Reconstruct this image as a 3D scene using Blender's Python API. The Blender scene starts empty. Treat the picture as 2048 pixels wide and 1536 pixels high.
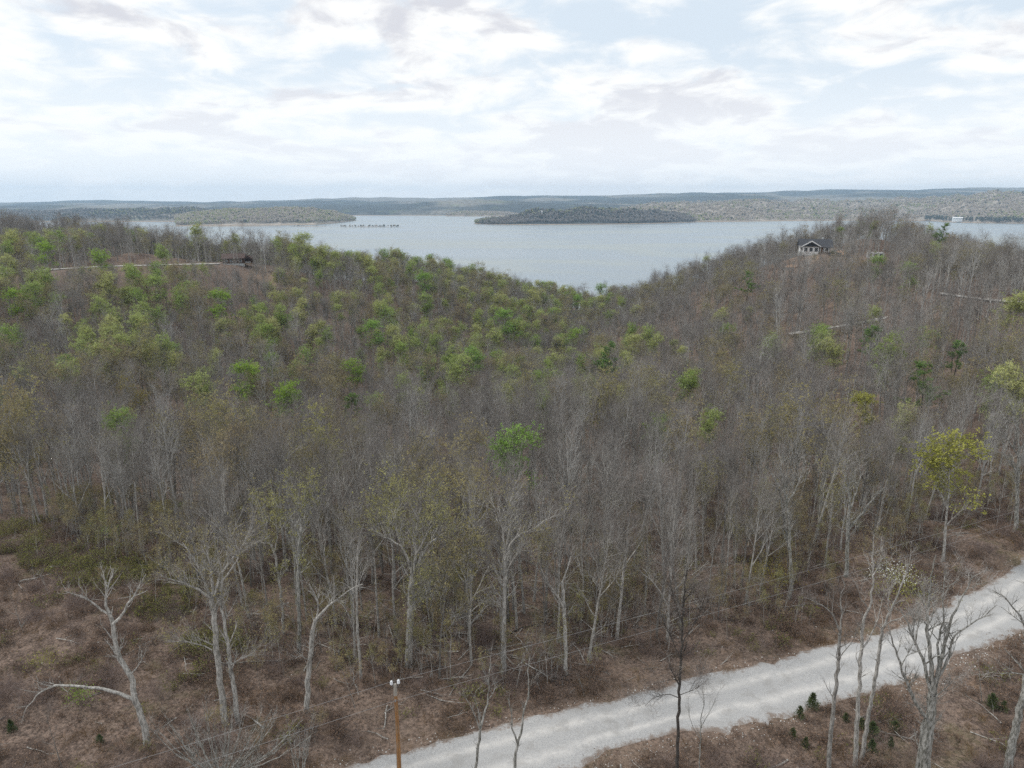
import bpy, math, random
import numpy as np
from mathutils import Vector

PI = math.pi
rad = math.radians
SC = bpy.context.scene
COL = SC.collection
rng = np.random.default_rng(11)

# ------------------------------------------------------------------ camera
CAM_Z, PITCH, FPX = 45.0, rad(14.5), 1420.0          # height, tilt below the horizon, focal length in photo pixels
cam_d = bpy.data.cameras.new('drone_camera')
cam = bpy.data.objects.new('drone_camera', cam_d)
COL.objects.link(cam)
cam.location = (0, 0, CAM_Z)
cam.rotation_euler = (PI / 2 - PITCH, 0, 0)
cam_d.sensor_fit = 'HORIZONTAL'
cam_d.sensor_width = 36.0
cam_d.lens = 36.0 * FPX / 2048.0
cam_d.clip_start = 0.5
cam_d.clip_end = 60000
SC.camera = cam

# ------------------------------------------------------------------ sun, sky, exposure
SUN_EL, SUN_AZ = rad(50), rad(-78)                   # azimuth from +Y towards +X
sdir = Vector((math.sin(SUN_AZ) * math.cos(SUN_EL), math.cos(SUN_AZ) * math.cos(SUN_EL), math.sin(SUN_EL)))
sun_d = bpy.data.lights.new('sun', 'SUN')
sun_d.energy = 1.5
sun_d.angle = rad(10)
sun_d.color = (1.0, 0.96, 0.90)
sun = bpy.data.objects.new('sun', sun_d)
COL.objects.link(sun)
sun.rotation_euler = (-sdir).to_track_quat('-Z', 'Y').to_euler()
sun.location = (-60, 60, 200)

world = bpy.data.worlds.new('World')
SC.world = world
world.use_nodes = True


def nd(nt, kind, **kw):
    n = nt.nodes.new(kind)
    for k, v in kw.items():
        if k == 'inp':
            for kk, vv in v.items():
                n.inputs[kk].default_value = vv
        else:
            setattr(n, k, v)
    return n


def math_n(nt, op, a, b=None, clamp=False):
    n = nt.nodes.new('ShaderNodeMath')
    n.operation = op
    n.use_clamp = clamp
    for i, v in enumerate((a, b)):
        if v is None:
            continue
        if isinstance(v, (int, float)):
            n.inputs[i].default_value = v
        else:
            nt.links.new(v, n.inputs[i])
    return n.outputs[0]


def mix_n(nt, fac, a, b, blend='MIX'):
    n = nt.nodes.new('ShaderNodeMix')
    n.data_type = 'RGBA'
    n.blend_type = blend
    for i, v in ((0, fac), (6, a), (7, b)):
        if isinstance(v, (int, float)):
            n.inputs[i].default_value = v
        elif isinstance(v, tuple):
            n.inputs[i].default_value = v if len(v) == 4 else v + (1,)
        else:
            nt.links.new(v, n.inputs[i])
    return n.outputs[2]


def ramp_n(nt, fac, lo, hi, c0=0.0, c1=1.0):
    n = nt.nodes.new('ShaderNodeMapRange')
    n.interpolation_type = 'SMOOTHSTEP'
    for i, v in enumerate((fac, lo, hi, c0, c1)):
        if isinstance(v, (int, float)):
            n.inputs[i].default_value = v
        else:
            nt.links.new(v, n.inputs[i])
    return n.outputs[0]


def noise_n(nt, vec, scale, detail=4, rough=0.55, dist=0.0):
    n = nt.nodes.new('ShaderNodeTexNoise')
    n.inputs['Scale'].default_value = scale
    n.inputs['Detail'].default_value = detail
    n.inputs['Roughness'].default_value = rough
    n.inputs['Distortion'].default_value = dist
    if vec is not None:
        nt.links.new(vec, n.inputs['Vector'])
    return n.outputs['Fac']


def build_world():
    nt = world.node_tree
    nt.nodes.clear()
    out = nd(nt, 'ShaderNodeOutputWorld')
    bg = nd(nt, 'ShaderNodeBackground', inp={'Strength': 0.1})
    nt.links.new(bg.outputs[0], out.inputs[0])
    sky = nd(nt, 'ShaderNodeTexSky', sky_type='NISHITA')
    sky.sun_disc = False
    sky.sun_elevation = SUN_EL
    sky.sun_rotation = SUN_AZ
    sky.altitude = 150
    sky.air_density = 1.0
    sky.dust_density = 2.5
    tc = nd(nt, 'ShaderNodeTexCoord')
    sep = nd(nt, 'ShaderNodeSeparateXYZ')
    nt.links.new(tc.outputs['Generated'], sep.inputs[0])
    z = math_n(nt, 'MAXIMUM', sep.outputs[2], 0.0)
    zz = math_n(nt, 'ADD', z, 0.22)
    px = math_n(nt, 'DIVIDE', sep.outputs[0], zz)
    py = math_n(nt, 'DIVIDE', sep.outputs[1], zz)
    cmb = nd(nt, 'ShaderNodeCombineXYZ')
    nt.links.new(px, cmb.inputs[0])
    nt.links.new(py, cmb.inputs[1])
    cmb.inputs[2].default_value = 33.9
    big = noise_n(nt, cmb.outputs[0], 0.95, 3, 0.5, 0.3)
    det = noise_n(nt, cmb.outputs[0], 4.2, 9, 0.56, 0.4)
    cov = math_n(nt, 'ADD', math_n(nt, 'MULTIPLY', big, 0.9), math_n(nt, 'MULTIPLY', det, 0.75))
    mask = ramp_n(nt, cov, 0.68, 0.88)
    mp = nd(nt, 'ShaderNodeMapping')
    mp.inputs['Location'].default_value = (0.03, 0.09, 0.0)
    nt.links.new(cmb.outputs[0], mp.inputs[0])
    det2 = noise_n(nt, mp.outputs[0], 4.2, 9, 0.56, 0.4)
    # thick cloud is grey below, its thin edges let the light through
    core = ramp_n(nt, math_n(nt, 'ADD', math_n(nt, 'MULTIPLY', big, 0.9), math_n(nt, 'MULTIPLY', det2, 0.75)), 0.82, 0.98)
    cloud = mix_n(nt, core, (8.4, 8.4, 8.3), (5.8, 5.85, 6.25))
    veil = mix_n(nt, 0.85, sky.outputs[0], (6.3, 7.05, 7.75))
    c = mix_n(nt, mask, veil, cloud)
    hz = ramp_n(nt, sep.outputs[2], 0.02, 0.20, 1.0, 0.0)
    c = mix_n(nt, math_n(nt, 'MULTIPLY', hz, 0.75), c, (8.4, 8.6, 8.8))
    nt.links.new(c, bg.inputs['Color'])


build_world()
SC.view_settings.view_transform = 'Standard'
SC.view_settings.look = 'None'
SC.view_settings.exposure = 0.36
SC.view_settings.gamma = 1.0
SC.view_settings.use_curve_mapping = False
SC.render.engine = 'CYCLES'
cy = SC.cycles
cy.max_bounces = 4
cy.diffuse_bounces = 2
cy.glossy_bounces = 2
cy.transmission_bounces = 2
cy.volume_bounces = 1
cy.transparent_max_bounces = 4
cy.caustics_reflective = False
cy.caustics_refractive = False
cy.sample_clamp_indirect = 6.0
cy.use_adaptive_sampling = False
cy.use_denoising = False
cy.denoising_prefilter = 'ACCURATE'
cy.denoising_input_passes = 'RGB_ALBEDO_NORMAL'
cy.denoiser = 'OPENIMAGEDENOISE'

CP, SP = math.cos(PITCH), math.sin(PITCH)


def px_at(px, py, D):
    """the point at horizontal depth D that the photo shows at pixel (px, py)"""
    u = (px - 1024) / FPX
    v = -(py - 768) / FPX
    k = D / (CP + v * SP)
    return np.array((u * k, D, CAM_Z + k * (-SP + v * CP)))


def to_px(p):
    p = np.asarray(p, float)
    x, y, z = p[..., 0], p[..., 1], p[..., 2] - CAM_Z
    d = y * CP - z * SP
    v = y * SP + z * CP
    return np.stack((1024 + FPX * x / d, 768 - FPX * v / d, d), -1)


# ------------------------------------------------------------------ properties and meshes
def tag(o, label=None, cat=None, group=None, kind=None):
    if label:
        o['label'] = label
    if cat:
        o['category'] = cat
    if group:
        o['group'] = group
    if kind:
        o['kind'] = kind
    return o


def empty(name, loc, rz=0.0):
    o = bpy.data.objects.new(name, None)
    o.empty_display_size = 0.5
    o.location = loc
    o.rotation_euler = (0, 0, rz)
    COL.objects.link(o)
    return o


def mesh_np(name, V, F, mats=(), mi=None, smooth=True):
    """V (n,3) points, F (m,3) triangles or (m,4) quads"""
    V = np.ascontiguousarray(V, np.float32)
    F = np.ascontiguousarray(F, np.int32)
    k = F.shape[1]
    me = bpy.data.meshes.new(name)
    me.vertices.add(len(V))
    me.vertices.foreach_set('co', V.ravel())
    me.loops.add(F.size)
    me.loops.foreach_set('vertex_index', F.ravel())
    me.polygons.add(len(F))
    me.polygons.foreach_set('loop_start', np.arange(0, F.size, k, dtype=np.int32))
    if mi is not None:
        me.polygons.foreach_set('material_index', np.asarray(mi, np.int32))
    me.polygons.foreach_set('use_smooth', np.full(len(F), smooth, dtype=bool))
    for m in mats:
        me.materials.append(m)
    me.update(calc_edges=True)
    return me


def link(name, me, parent=None, loc=None, rz=None):
    o = bpy.data.objects.new(name, me)
    COL.objects.link(o)
    if parent is not None:
        o.parent = parent
    if loc is not None:
        o.location = loc
    if rz is not None:
        o.rotation_euler = (0, 0, rz)
    return o


class Geo:
    """collects triangles with a material index"""

    def __init__(self):
        self.V, self.F, self.M, self.n = [], [], [], 0

    def add(self, V, F, m=0):
        V = np.asarray(V, float).reshape(-1, 3)
        F = np.asarray(F, int)
        if F.shape[1] == 4:
            F = np.concatenate((F[:, [0, 1, 2]], F[:, [0, 2, 3]]))
        self.V.append(V)
        self.F.append(F + self.n)
        self.M.append(np.full(len(F), m, int))
        self.n += len(V)
        return self

    def merge(self, g, remap=None):
        for V, F, M in zip(*g.get3()):
            self.V.append(V)
            self.F.append(F + self.n)
            self.M.append(M if remap is None else np.asarray(remap)[M])
            self.n += len(V)
        return self

    def get3(self):
        V, F, M = np.concatenate(self.V), np.concatenate(self.F), np.concatenate(self.M)
        return [V], [F], [M]

    def mesh(self, name, mats, smooth=True):
        V, F, M = (q[0] for q in self.get3())
        return mesh_np(name, V, F, mats, M, smooth)

    def box(self, x0, x1, y0, y1, z0, z1, m=0):
        V = [(x, y, z) for z in (z0, z1) for y in (y0, y1) for x in (x0, x1)]
        F = [(0, 2, 3, 1), (4, 5, 7, 6), (0, 1, 5, 4), (2, 6, 7, 3), (0, 4, 6, 2), (1, 3, 7, 5)]
        return self.add(V, F, m)

    def prism(self, prof, a0, a1, axis='x', m=0):
        """a closed 2-D profile pulled along x or y"""
        n = len(prof)
        V = []
        for a in (a0, a1):
            for p, q in prof:
                V.append((a, p, q) if axis == 'x' else (p, a, q))
        F = [(i, (i + 1) % n, n + (i + 1) % n, n + i) for i in range(n)]
        self.add(V, F, m)
        self.F.append(np.array([(0, i + 1, i) for i in range(1, n - 1)] + [(n, n + i, n + i + 1) for i in range(1, n - 1)]) + self.n - len(V))
        self.M.append(np.full(2 * (n - 2), m, int))
        self.V.append(np.zeros((0, 3)))
        return self

    def lathe(self, prof, k=12, c=(0, 0, 0), m=0):
        prof = np.asarray(prof, float)
        a = np.linspace(0, 2 * PI, k, endpoint=False)
        V = np.stack((prof[:, 0, None] * np.cos(a) + c[0], prof[:, 0, None] * np.sin(a) + c[1], np.repeat(prof[:, 1, None], k, 1) + c[2]), -1)
        F = [(i * k + j, i * k + (j + 1) % k, (i + 1) * k + (j + 1) % k, (i + 1) * k + j) for i in range(len(prof) - 1) for j in range(k)]
        return self.add(V, F, m)

    def tube(self, P, R, k=6, m=0):
        V, F = tubes(np.asarray(P, float)[None], np.asarray(R, float)[None], k)
        return self.add(V, F, m)


def tubes(P, R, k):
    """P (B,n,3) centre lines, R (B,n) radii -> verts and quads"""
    B, n, _ = P.shape
    T = np.gradient(P, axis=1)
    T /= np.linalg.norm(T, axis=2, keepdims=True) + 1e-9
    mean = T.mean(1)
    ref = np.where(np.abs(mean[:, 2:3]) > 0.8, np.array([[1.0, 0.2, 0]]), np.array([[0, 0.1, 1.0]]))[:, None, :]
    U = np.cross(T, np.broadcast_to(ref, T.shape))
    U /= np.linalg.norm(U, axis=2, keepdims=True) + 1e-9
    W = np.cross(T, U)
    a = np.linspace(0, 2 * PI, k, endpoint=False)
    V = P[:, :, None, :] + R[:, :, None, None] * (np.cos(a)[None, None, :, None] * U[:, :, None, :] + np.sin(a)[None, None, :, None] * W[:, :, None, :])
    i = np.arange(n - 1)[:, None]
    j = np.arange(k)[None, :]
    q = np.stack((i * k + j, i * k + (j + 1) % k, (i + 1) * k + (j + 1) % k, (i + 1) * k + j), -1).reshape(-1, 4)
    F = (q[None] + (np.arange(B) * n * k)[:, None, None]).reshape(-1, 4)
    return V.reshape(-1, 3), F


def norm(a):
    return a / (np.linalg.norm(a, axis=-1, keepdims=True) + 1e-9)


def cones(P, D, L, R):
    """thin three-sided twigs from P along D"""
    n = len(P)
    ref = np.where(np.abs(D[:, 2:3]) > 0.8, np.array([[1.0, 0, 0]]), np.array([[0, 0, 1.0]]))
    U = norm(np.cross(D, ref))
    W = np.cross(D, U)
    V = np.empty((n, 4, 3))
    for j in range(3):
        a = j * 2 * PI / 3
        V[:, j] = P + R[:, None] * (math.cos(a) * U + math.sin(a) * W)
    V[:, 3] = P + D * L[:, None]
    b = np.arange(n)[:, None] * 4
    F = np.concatenate([np.concatenate((b + j, b + (j + 1) % 3, b + 3), 1) for j in range(3)])
    return V.reshape(-1, 3), F


def leaves(P, size, r):
    """small folded leaf sprays: two triangles each"""
    n = len(P)
    a = norm(r.normal(size=(n, 3)))
    b = norm(np.cross(a, r.normal(size=(n, 3))))
    c = np.cross(a, b)
    s = (size * r.uniform(0.6, 1.35, n))[:, None]
    V = np.stack((P - a * s * 0.5, P + b * s * 0.36 + c * s * 0.12, P + a * s * 0.5, P - b * s * 0.36 + c * s * 0.12), 1)
    q = np.arange(n)[:, None] * 4 + np.array([[0, 1, 2, 3]])
    return V.reshape(-1, 3), q


def children_of(P, R, counts, t0, t1, length, spread, up, m, r, ratio=0.55, tip=0.35, wob=0.06):
    """side branches off the centre lines P (B,n,3): length is (mean at t0, mean at t1)"""
    B, n, _ = P.shape
    idx = np.repeat(np.arange(B), counts)
    t = r.uniform(t0, t1, len(idx))
    f = t * (n - 1)
    i = np.clip(f.astype(int), 0, n - 2)
    w = (f - i)[:, None]
    p = P[idx, i] * (1 - w) + P[idx, i + 1] * w
    tan = norm(P[idx, i + 1] - P[idx, i])
    rp = R[idx, i] * (1 - w[:, 0]) + R[idx, i + 1] * w[:, 0]
    per = norm(np.cross(tan, r.normal(size=tan.shape)))
    sp = r.normal(spread, 0.22, len(idx))[:, None]
    d = norm(tan * np.cos(sp) + per * np.sin(sp) + np.array([[0, 0, up]]))
    tt = (t - t0) / max(t1 - t0, 1e-6)
    L = (length[0] * (1 - tt) + length[1] * tt) * r.uniform(0.65, 1.3, len(idx))
    s = np.linspace(0, 1, m)[None, :, None]
    walk = np.cumsum(r.normal(size=(len(idx), m, 3)), 1)
    walk -= walk[:, :1]
    Q = p[:, None] + L[:, None, None] * (d[:, None] * s + np.array([0, 0, up * 0.35])[None, None] * s ** 2 + walk * wob * s)
    r0 = np.minimum(rp * ratio * 1.12, L * 0.032 + 0.005)
    RR = r0[:, None] * (1 - (1 - tip) * np.linspace(0, 1, m)[None])
    return Q, RR


def twigs_on(P, R, per, L, r, up=0.35, w=0.008):
    B, n, _ = P.shape
    idx = np.repeat(np.arange(B), per)
    f = r.uniform(0.15, 1.0, len(idx)) * (n - 1)
    i = np.clip(f.astype(int), 0, n - 2)
    k = (f - i)[:, None]
    p = P[idx, i] * (1 - k) + P[idx, i + 1] * k
    tan = norm(P[idx, i + 1] - P[idx, i])
    d = norm(tan * 0.8 + r.normal(size=tan.shape) * 0.55 + np.array([[0, 0, up]]))
    LL = L * r.uniform(0.5, 1.4, len(idx))
    return p, d, LL, w * r.uniform(0.7, 1.4, len(idx))


# ------------------------------------------------------------------ materials
def new_mat(name):
    m = bpy.data.materials.new(name)
    m.use_nodes = True
    nt = m.node_tree
    nt.nodes.clear()
    out = nt.nodes.new('ShaderNodeOutputMaterial')
    b = nt.nodes.new('ShaderNodeBsdfPrincipled')
    b.inputs['Specular IOR Level'].default_value = 0.15
    b.inputs['Roughness'].default_value = 0.85
    nt.links.new(b.outputs[0], out.inputs[0])
    return m, nt, b


def coords(nt, kind='Object', scale=None):
    tc = nt.nodes.new('ShaderNodeTexCoord')
    if scale is None:
        return tc.outputs[kind]
    mp = nt.nodes.new('ShaderNodeMapping')
    mp.inputs['Scale'].default_value = scale
    nt.links.new(tc.outputs[kind], mp.inputs[0])
    return mp.outputs[0]


def world_pos(nt):
    return nt.nodes.new('ShaderNodeNewGeometry').outputs['Position']


def bump(nt, b, h, strength=0.5, dist=0.1):
    n = nt.nodes.new('ShaderNodeBump')
    n.inputs['Strength'].default_value = strength
    n.inputs['Distance'].default_value = dist
    nt.links.new(h, n.inputs['Height'])
    nt.links.new(n.outputs[0], b.inputs['Normal'])


def mat_plain(name, col, rough=0.7, var=0.15, scale=3.0, metal=0.0, spec=0.3):
    m, nt, b = new_mat(name)
    f = noise_n(nt, coords(nt), scale, 5, 0.6)
    lo = tuple(c * (1 - var) for c in col)
    hi = tuple(min(1, c * (1 + var)) for c in col)
    nt.links.new(mix_n(nt, f, lo, hi), b.inputs['Base Color'])
    b.inputs['Roughness'].default_value = rough
    b.inputs['Metallic'].default_value = metal
    b.inputs['Specular IOR Level'].default_value = spec
    return m


def mat_bark(name, lo, hi, dark=(0.05, 0.042, 0.036), rnd=0.5):
    m, nt, b = new_mat(name)
    oi = nt.nodes.new('ShaderNodeObjectInfo')
    v = coords(nt, 'Object', (5.0, 5.0, 1.3))
    f = ramp_n(nt, noise_n(nt, v, 1.6, 7, 0.72), 0.38, 0.62)
    c = mix_n(nt, f, lo, hi)
    f2 = ramp_n(nt, noise_n(nt, coords(nt, 'Object', (1.2, 1.2, 0.5)), 1.0, 4, 0.6), 0.52, 0.72)
    c = mix_n(nt, math_n(nt, 'MULTIPLY', f2, 0.7), c, dark)
    # some trees are darker barked than others
    k = ramp_n(nt, oi.outputs['Random'], 0.55, 1.0, 0.0, rnd)
    c = mix_n(nt, k, c, dark)
    nt.links.new(c, b.inputs['Base Color'])
    bump(nt, b, noise_n(nt, coords(nt, 'Object', (14, 14, 3)), 1.0, 4, 0.6), 0.6, 0.03)
    return m


def mat_twig(name, a, b_):
    m, nt, b = new_mat(name)
    oi = nt.nodes.new('ShaderNodeObjectInfo')
    nt.links.new(mix_n(nt, oi.outputs['Random'], a, b_), b.inputs['Base Color'])
    b.inputs['Roughness'].default_value = 0.9
    return m


def mat_leaf(name, a, b_, var=0.4, trans=0.35):
    m, nt, b = new_mat(name)
    oi = nt.nodes.new('ShaderNodeObjectInfo')
    c = mix_n(nt, oi.outputs['Random'], a, b_)
    f = noise_n(nt, coords(nt), 0.9, 3, 0.6)
    hsv = nt.nodes.new('ShaderNodeHueSaturation')
    nt.links.new(c, hsv.inputs['Color'])
    nt.links.new(ramp_n(nt, f, 0.3, 0.7, 1 - var, 1 + var), hsv.inputs['Value'])
    nt.links.new(hsv.outputs[0], b.inputs['Base Color'])
    b.inputs['Roughness'].default_value = 0.65
    tr = nt.nodes.new('ShaderNodeBsdfTranslucent')
    nt.links.new(hsv.outputs[0], tr.inputs['Color'])
    mx = nt.nodes.new('ShaderNodeMixShader')
    mx.inputs[0].default_value = trans
    nt.links.new(b.outputs[0], mx.inputs[1])
    nt.links.new(tr.outputs[0], mx.inputs[2])
    out = [n for n in nt.nodes if n.type == 'OUTPUT_MATERIAL'][0]
    nt.links.new(mx.outputs[0], out.inputs[0])
    return m


M = {}
M['bark_grey'] = mat_bark('grey_bark', (0.21, 0.20, 0.18), (0.52, 0.50, 0.465), rnd=0.6)
M['bark_pale'] = mat_bark('pale_bark', (0.12, 0.118, 0.10), (0.44, 0.43, 0.40), (0.065, 0.062, 0.045), rnd=0.0)
M['bark_white'] = mat_bark('white_bark', (0.27, 0.26, 0.245), (0.52, 0.51, 0.48), rnd=0.3)
M['bark_dark'] = mat_bark('dark_bark', (0.045, 0.038, 0.033), (0.10, 0.09, 0.08), rnd=0.0)
M['twig_grey'] = mat_twig('grey_twigs', (0.135, 0.118, 0.108), (0.235, 0.212, 0.195))
M['twig_pale'] = mat_twig('pale_twigs', (0.38, 0.36, 0.34), (0.38, 0.36, 0.34))
M['twig_briar'] = mat_twig('briar_stems', (0.19, 0.145, 0.13), (0.29, 0.23, 0.205))
M['twig_brown'] = mat_twig('brown_twigs', (0.115, 0.092, 0.078), (0.20, 0.16, 0.135))
M['bud'] = mat_leaf('opening_buds', (0.33, 0.32, 0.125), (0.31, 0.245, 0.14))
M['leaf_green'] = mat_leaf('spring_leaves', (0.26, 0.37, 0.09), (0.46, 0.47, 0.20))
M['leaf_lime'] = mat_leaf('lime_leaves', (0.27, 0.40, 0.06), (0.27, 0.40, 0.06))
M['leaf_vivid'] = mat_leaf('vivid_green_leaves', (0.24, 0.38, 0.085), (0.24, 0.38, 0.085))
M['leaf_yellow'] = mat_leaf('yellow_green_leaves', (0.36, 0.36, 0.085), (0.36, 0.36, 0.085))
M['leaf_amber'] = mat_leaf('amber_green_leaves', (0.30, 0.25, 0.05), (0.30, 0.25, 0.05))
M['needle'] = mat_leaf('pine_needles', (0.15, 0.25, 0.07), (0.19, 0.29, 0.08), 0.4, 0.2)
M['cedar'] = mat_leaf('cedar_sprays', (0.085, 0.125, 0.05), (0.13, 0.155, 0.065), 0.4, 0.1)
M['blossom'] = mat_leaf('white_blossom', (0.75, 0.76, 0.72), (0.75, 0.76, 0.72), 0.1, 0.3)
M['bramble'] = mat_leaf('bramble_leaves', (0.19, 0.205, 0.05), (0.25, 0.24, 0.075), 0.4, 0.2)
M['straw'] = mat_leaf('dry_grass', (0.24, 0.15, 0.075), (0.30, 0.21, 0.12), 0.3, 0.2)
M['dead_leaf'] = mat_leaf('dead_leaves', (0.17, 0.11, 0.078), (0.26, 0.175, 0.12), 0.5, 0.1)


def mat_ground():
    m, nt, b = new_mat('forest_floor')
    P = world_pos(nt)
    n1 = noise_n(nt, P, 2.6, 8, 0.75)
    c = mix_n(nt, ramp_n(nt, n1, 0.32, 0.68), (0.062, 0.046, 0.038), (0.30, 0.225, 0.18))
    n2 = noise_n(nt, P, 0.13, 6, 0.7)
    c = mix_n(nt, math_n(nt, 'MULTIPLY', ramp_n(nt, n2, 0.50, 0.64), 0.65), c, (0.060, 0.042, 0.034))
    c = mix_n(nt, math_n(nt, 'MULTIPLY', math_n(nt, 'MULTIPLY', ramp_n(nt, n2, 0.48, 0.36), ramp_n(nt, noise_n(nt, P, 1.7, 6, 0.75), 0.42, 0.62)), 0.7), c, (0.25, 0.19, 0.145))
    n3 = noise_n(nt, P, 0.33, 6, 0.65)                                   # tan dry grass
    c = mix_n(nt, math_n(nt, 'MULTIPLY', ramp_n(nt, n3, 0.56, 0.70), 0.45), c, (0.25, 0.165, 0.10))
    mp = nt.nodes.new('ShaderNodeMapping')
    mp.inputs['Location'].default_value = (31, 17, 4)
    nt.links.new(P, mp.inputs[0])
    n4 = noise_n(nt, mp.outputs[0], 0.16, 6, 0.65)                       # thin moss and first green
    c = mix_n(nt, math_n(nt, 'MULTIPLY', ramp_n(nt, n4, 0.55, 0.70), 0.42), c, (0.105, 0.105, 0.032))
    n5 = noise_n(nt, mp.outputs[0], 1.1, 7, 0.75)                        # bare stony earth
    c = mix_n(nt, math_n(nt, 'MULTIPLY', ramp_n(nt, n5, 0.66, 0.76), 0.6), c, (0.34, 0.27, 0.21))
    vo = nt.nodes.new('ShaderNodeTexVoronoi')
    vo.inputs['Scale'].default_value = 7.0
    nt.links.new(P, vo.inputs['Vector'])
    sep = nt.nodes.new('ShaderNodeSeparateColor')
    nt.links.new(vo.outputs['Color'], sep.inputs[0])
    c = mix_n(nt, math_n(nt, 'MULTIPLY', ramp_n(nt, sep.outputs[0], 0.72, 0.95), 0.5), c, (0.30, 0.21, 0.165))
    c = mix_n(nt, math_n(nt, 'MULTIPLY', ramp_n(nt, sep.outputs[1], 0.78, 0.98), 0.55), c, (0.035, 0.026, 0.02))
    # cleared red earth about the house and the cabin, cut bank and shore
    at = nt.nodes.new('ShaderNodeAttribute')
    at.attribute_name = 'bare'
    bare = math_n(nt, 'MULTIPLY', at.outputs['Fac'], ramp_n(nt, n3, 0.30, 0.55))
    earth = mix_n(nt, n1, (0.24, 0.165, 0.12), (0.36, 0.28, 0.21))
    c = mix_n(nt, bare, c, earth)
    nt.links.new(c, b.inputs['Base Color'])
    b.inputs['Roughness'].default_value = 0.95
    h = math_n(nt, 'ADD', noise_n(nt, P, 5.0, 6, 0.75), math_n(nt, 'MULTIPLY', noise_n(nt, P, 0.9, 4, 0.6), 2.0))
    bump(nt, b, h, 0.9, 0.16)
    return m


M['ground'] = mat_ground()

# ------------------------------------------------------------------ the lie of the land
CTRL = [
    # near shelf and road
    (-140, 40, 1), (-90, 30, 0), (-90, 60, 0), (-60, 40, 0), (-60, 70, 0.3), (-35, 45, 0), (-35, 70, 0), (0, 35, 0), (0, 50, 0), (0, 62, 0), (30, 45, 0), (30, 62, 0), (40, 70, 0),
    (60, 70, 0), (70, 84, 0.3), (90, 88, 1), (60, 45, 0.5), (100, 50, 2), (-60, 92, -1), (-90, 100, -2),
    (0, -40, 3), (120, 0, 5), (-120, 0, 3), (-300, 0, 6), (300, 0, 9), (0, -150, 5),
    # hollow
    (-35, 90, -2.5), (0, 80, -2), (25, 85, -1.5), (45, 92, -0.5), (0, 130, -10), (-50, 130, -10), (-95, 130, -8), (-140, 150, -5), (45, 130, -4.5), (76, 120, 0), (0, 170, -15), (20, 200, -17),
    (-60, 180, -13), (-110, 190, -5), (30, 250, -19.5), (-30, 240, -14), (35, 300, -21.5), (30, 360, -22.6), (32, 410, -23), (34, 455, -24.4), (36, 490, -27), (36, 540, -36),
    (-50, 110, -7), (-82, 120, -8.5), (-28, 96, -5), (-115, 125, -8),
    # left ridge with the gravel road and the cabin
    (-165, 225, 8), (-215, 275, 18.5), (-260, 262, 18.5), (-170, 295, 19.2), (-120, 302, 19.2), (-105, 255, 5), (-55, 290, -2), (-92, 340, 9.5), (-60, 382, 3.5), (-22, 430, -8.5), (8, 468, -22),
    (-20, 350, -8), (-50, 440, -21), (-55, 475, -34), (0, 510, -35), (-85, 420, -17), (-100, 470, -34),
    (-240, 360, 15), (-277, 450, 19), (-325, 450, 18), (-400, 450, 18), (-222, 452, 9), (-161, 420, 2), (-150, 370, 9), (-161, 480, -33), (-225, 520, -33), (-277, 560, -34), (-400, 570, -34), (-330, 300, 18), (-450, 300, 17),
    (-500, 450, 12),
    # right ridge with the house
    (74, 220, -3), (96, 200, 6.5), (131, 200, 16.5), (165, 200, 15), (100, 260, 8), (131, 310, 23.6), (131, 300, 22.0), (150, 298, 18.6), (160, 318, 22.5), (172, 352, 27), (152, 345, 22), (139, 345, 16), (119, 362, 8.5), (100, 382, 0.5), (65, 450, -19.5), (80, 320, -2),
    (200, 300, 13), (250, 350, 1), (215, 352, 11.5), (150, 150, 10), (100, 150, 4), (200, 220, 10), (260, 270, 4), (172, 430, -5), (172, 485, -33), (110, 440, -27), (95, 490, -35), (260, 430, -29), (250, 480, -34), (330, 380, -20),
    (400, 420, -34), (400, 250, 8), (330, 150, 10), (200, 90, 8), (150, 100, 5),
    (0, 640, -36), (-300, 640, -36), (300, 640, -36), (550, 500, -36), (-550, 600, -36), (550, 300, -6), (550, 100, 8), (-550, 100, 8), (-550, 300, 14), (-200, 110, -3), (-300, 180, 6),
]


class TPS:
    def __init__(self, pts, smooth=0.02):
        P = np.array(pts, float)
        self.c = P[:, :2] / 100.0
        n = len(P)
        K = self.k(self.c, self.c) + np.eye(n) * smooth
        A = np.zeros((n + 3, n + 3))
        A[:n, :n] = K
        A[:n, n] = 1
        A[:n, n + 1:] = self.c
        A[n, :n] = 1
        A[n + 1:, :n] = self.c.T
        self.w = np.linalg.solve(A, np.concatenate((P[:, 2], np.zeros(3))))

    @staticmethod
    def k(a, b):
        r2 = ((a[:, None] - b[None]) ** 2).sum(2)
        return 0.5 * r2 * np.log(r2 + 1e-12)

    def __call__(self, x, y):
        x, y = np.broadcast_arrays(np.asarray(x, float), np.asarray(y, float))
        q = np.stack((x.ravel(), y.ravel()), 1) / 100.0
        out = np.empty(len(q))
        for i in range(0, len(q), 8192):
            s = q[i:i + 8192]
            out[i:i + 8192] = self.k(s, self.c) @ self.w[:-3] + self.w[-3] + s @ self.w[-2:]
        return out.reshape(x.shape)


class Waves:
    """smooth wavy noise of about unit size"""

    def __init__(self, seed, wl, n=10):
        r = np.random.default_rng(seed)
        a = r.uniform(0, 2 * PI, n)
        f = 2 * PI / (wl * r.uniform(0.6, 1.7, n))
        self.kx, self.ky, self.ph = np.cos(a) * f, np.sin(a) * f, r.uniform(0, 2 * PI, n)
        self.g = 1.4 / math.sqrt(n)

    def __call__(self, x, y):
        x, y = np.asarray(x, float), np.asarray(y, float)
        s = 0
        for a, b, p in zip(self.kx, self.ky, self.ph):
            s = s + np.sin(a * x + b * y + p)
        return s * self.g


tps = TPS(CTRL)
w_big, w_mid, w_sml = Waves(3, 60), Waves(4, 17), Waves(5, 5.5)
LAKE_Z = -25.0

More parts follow.
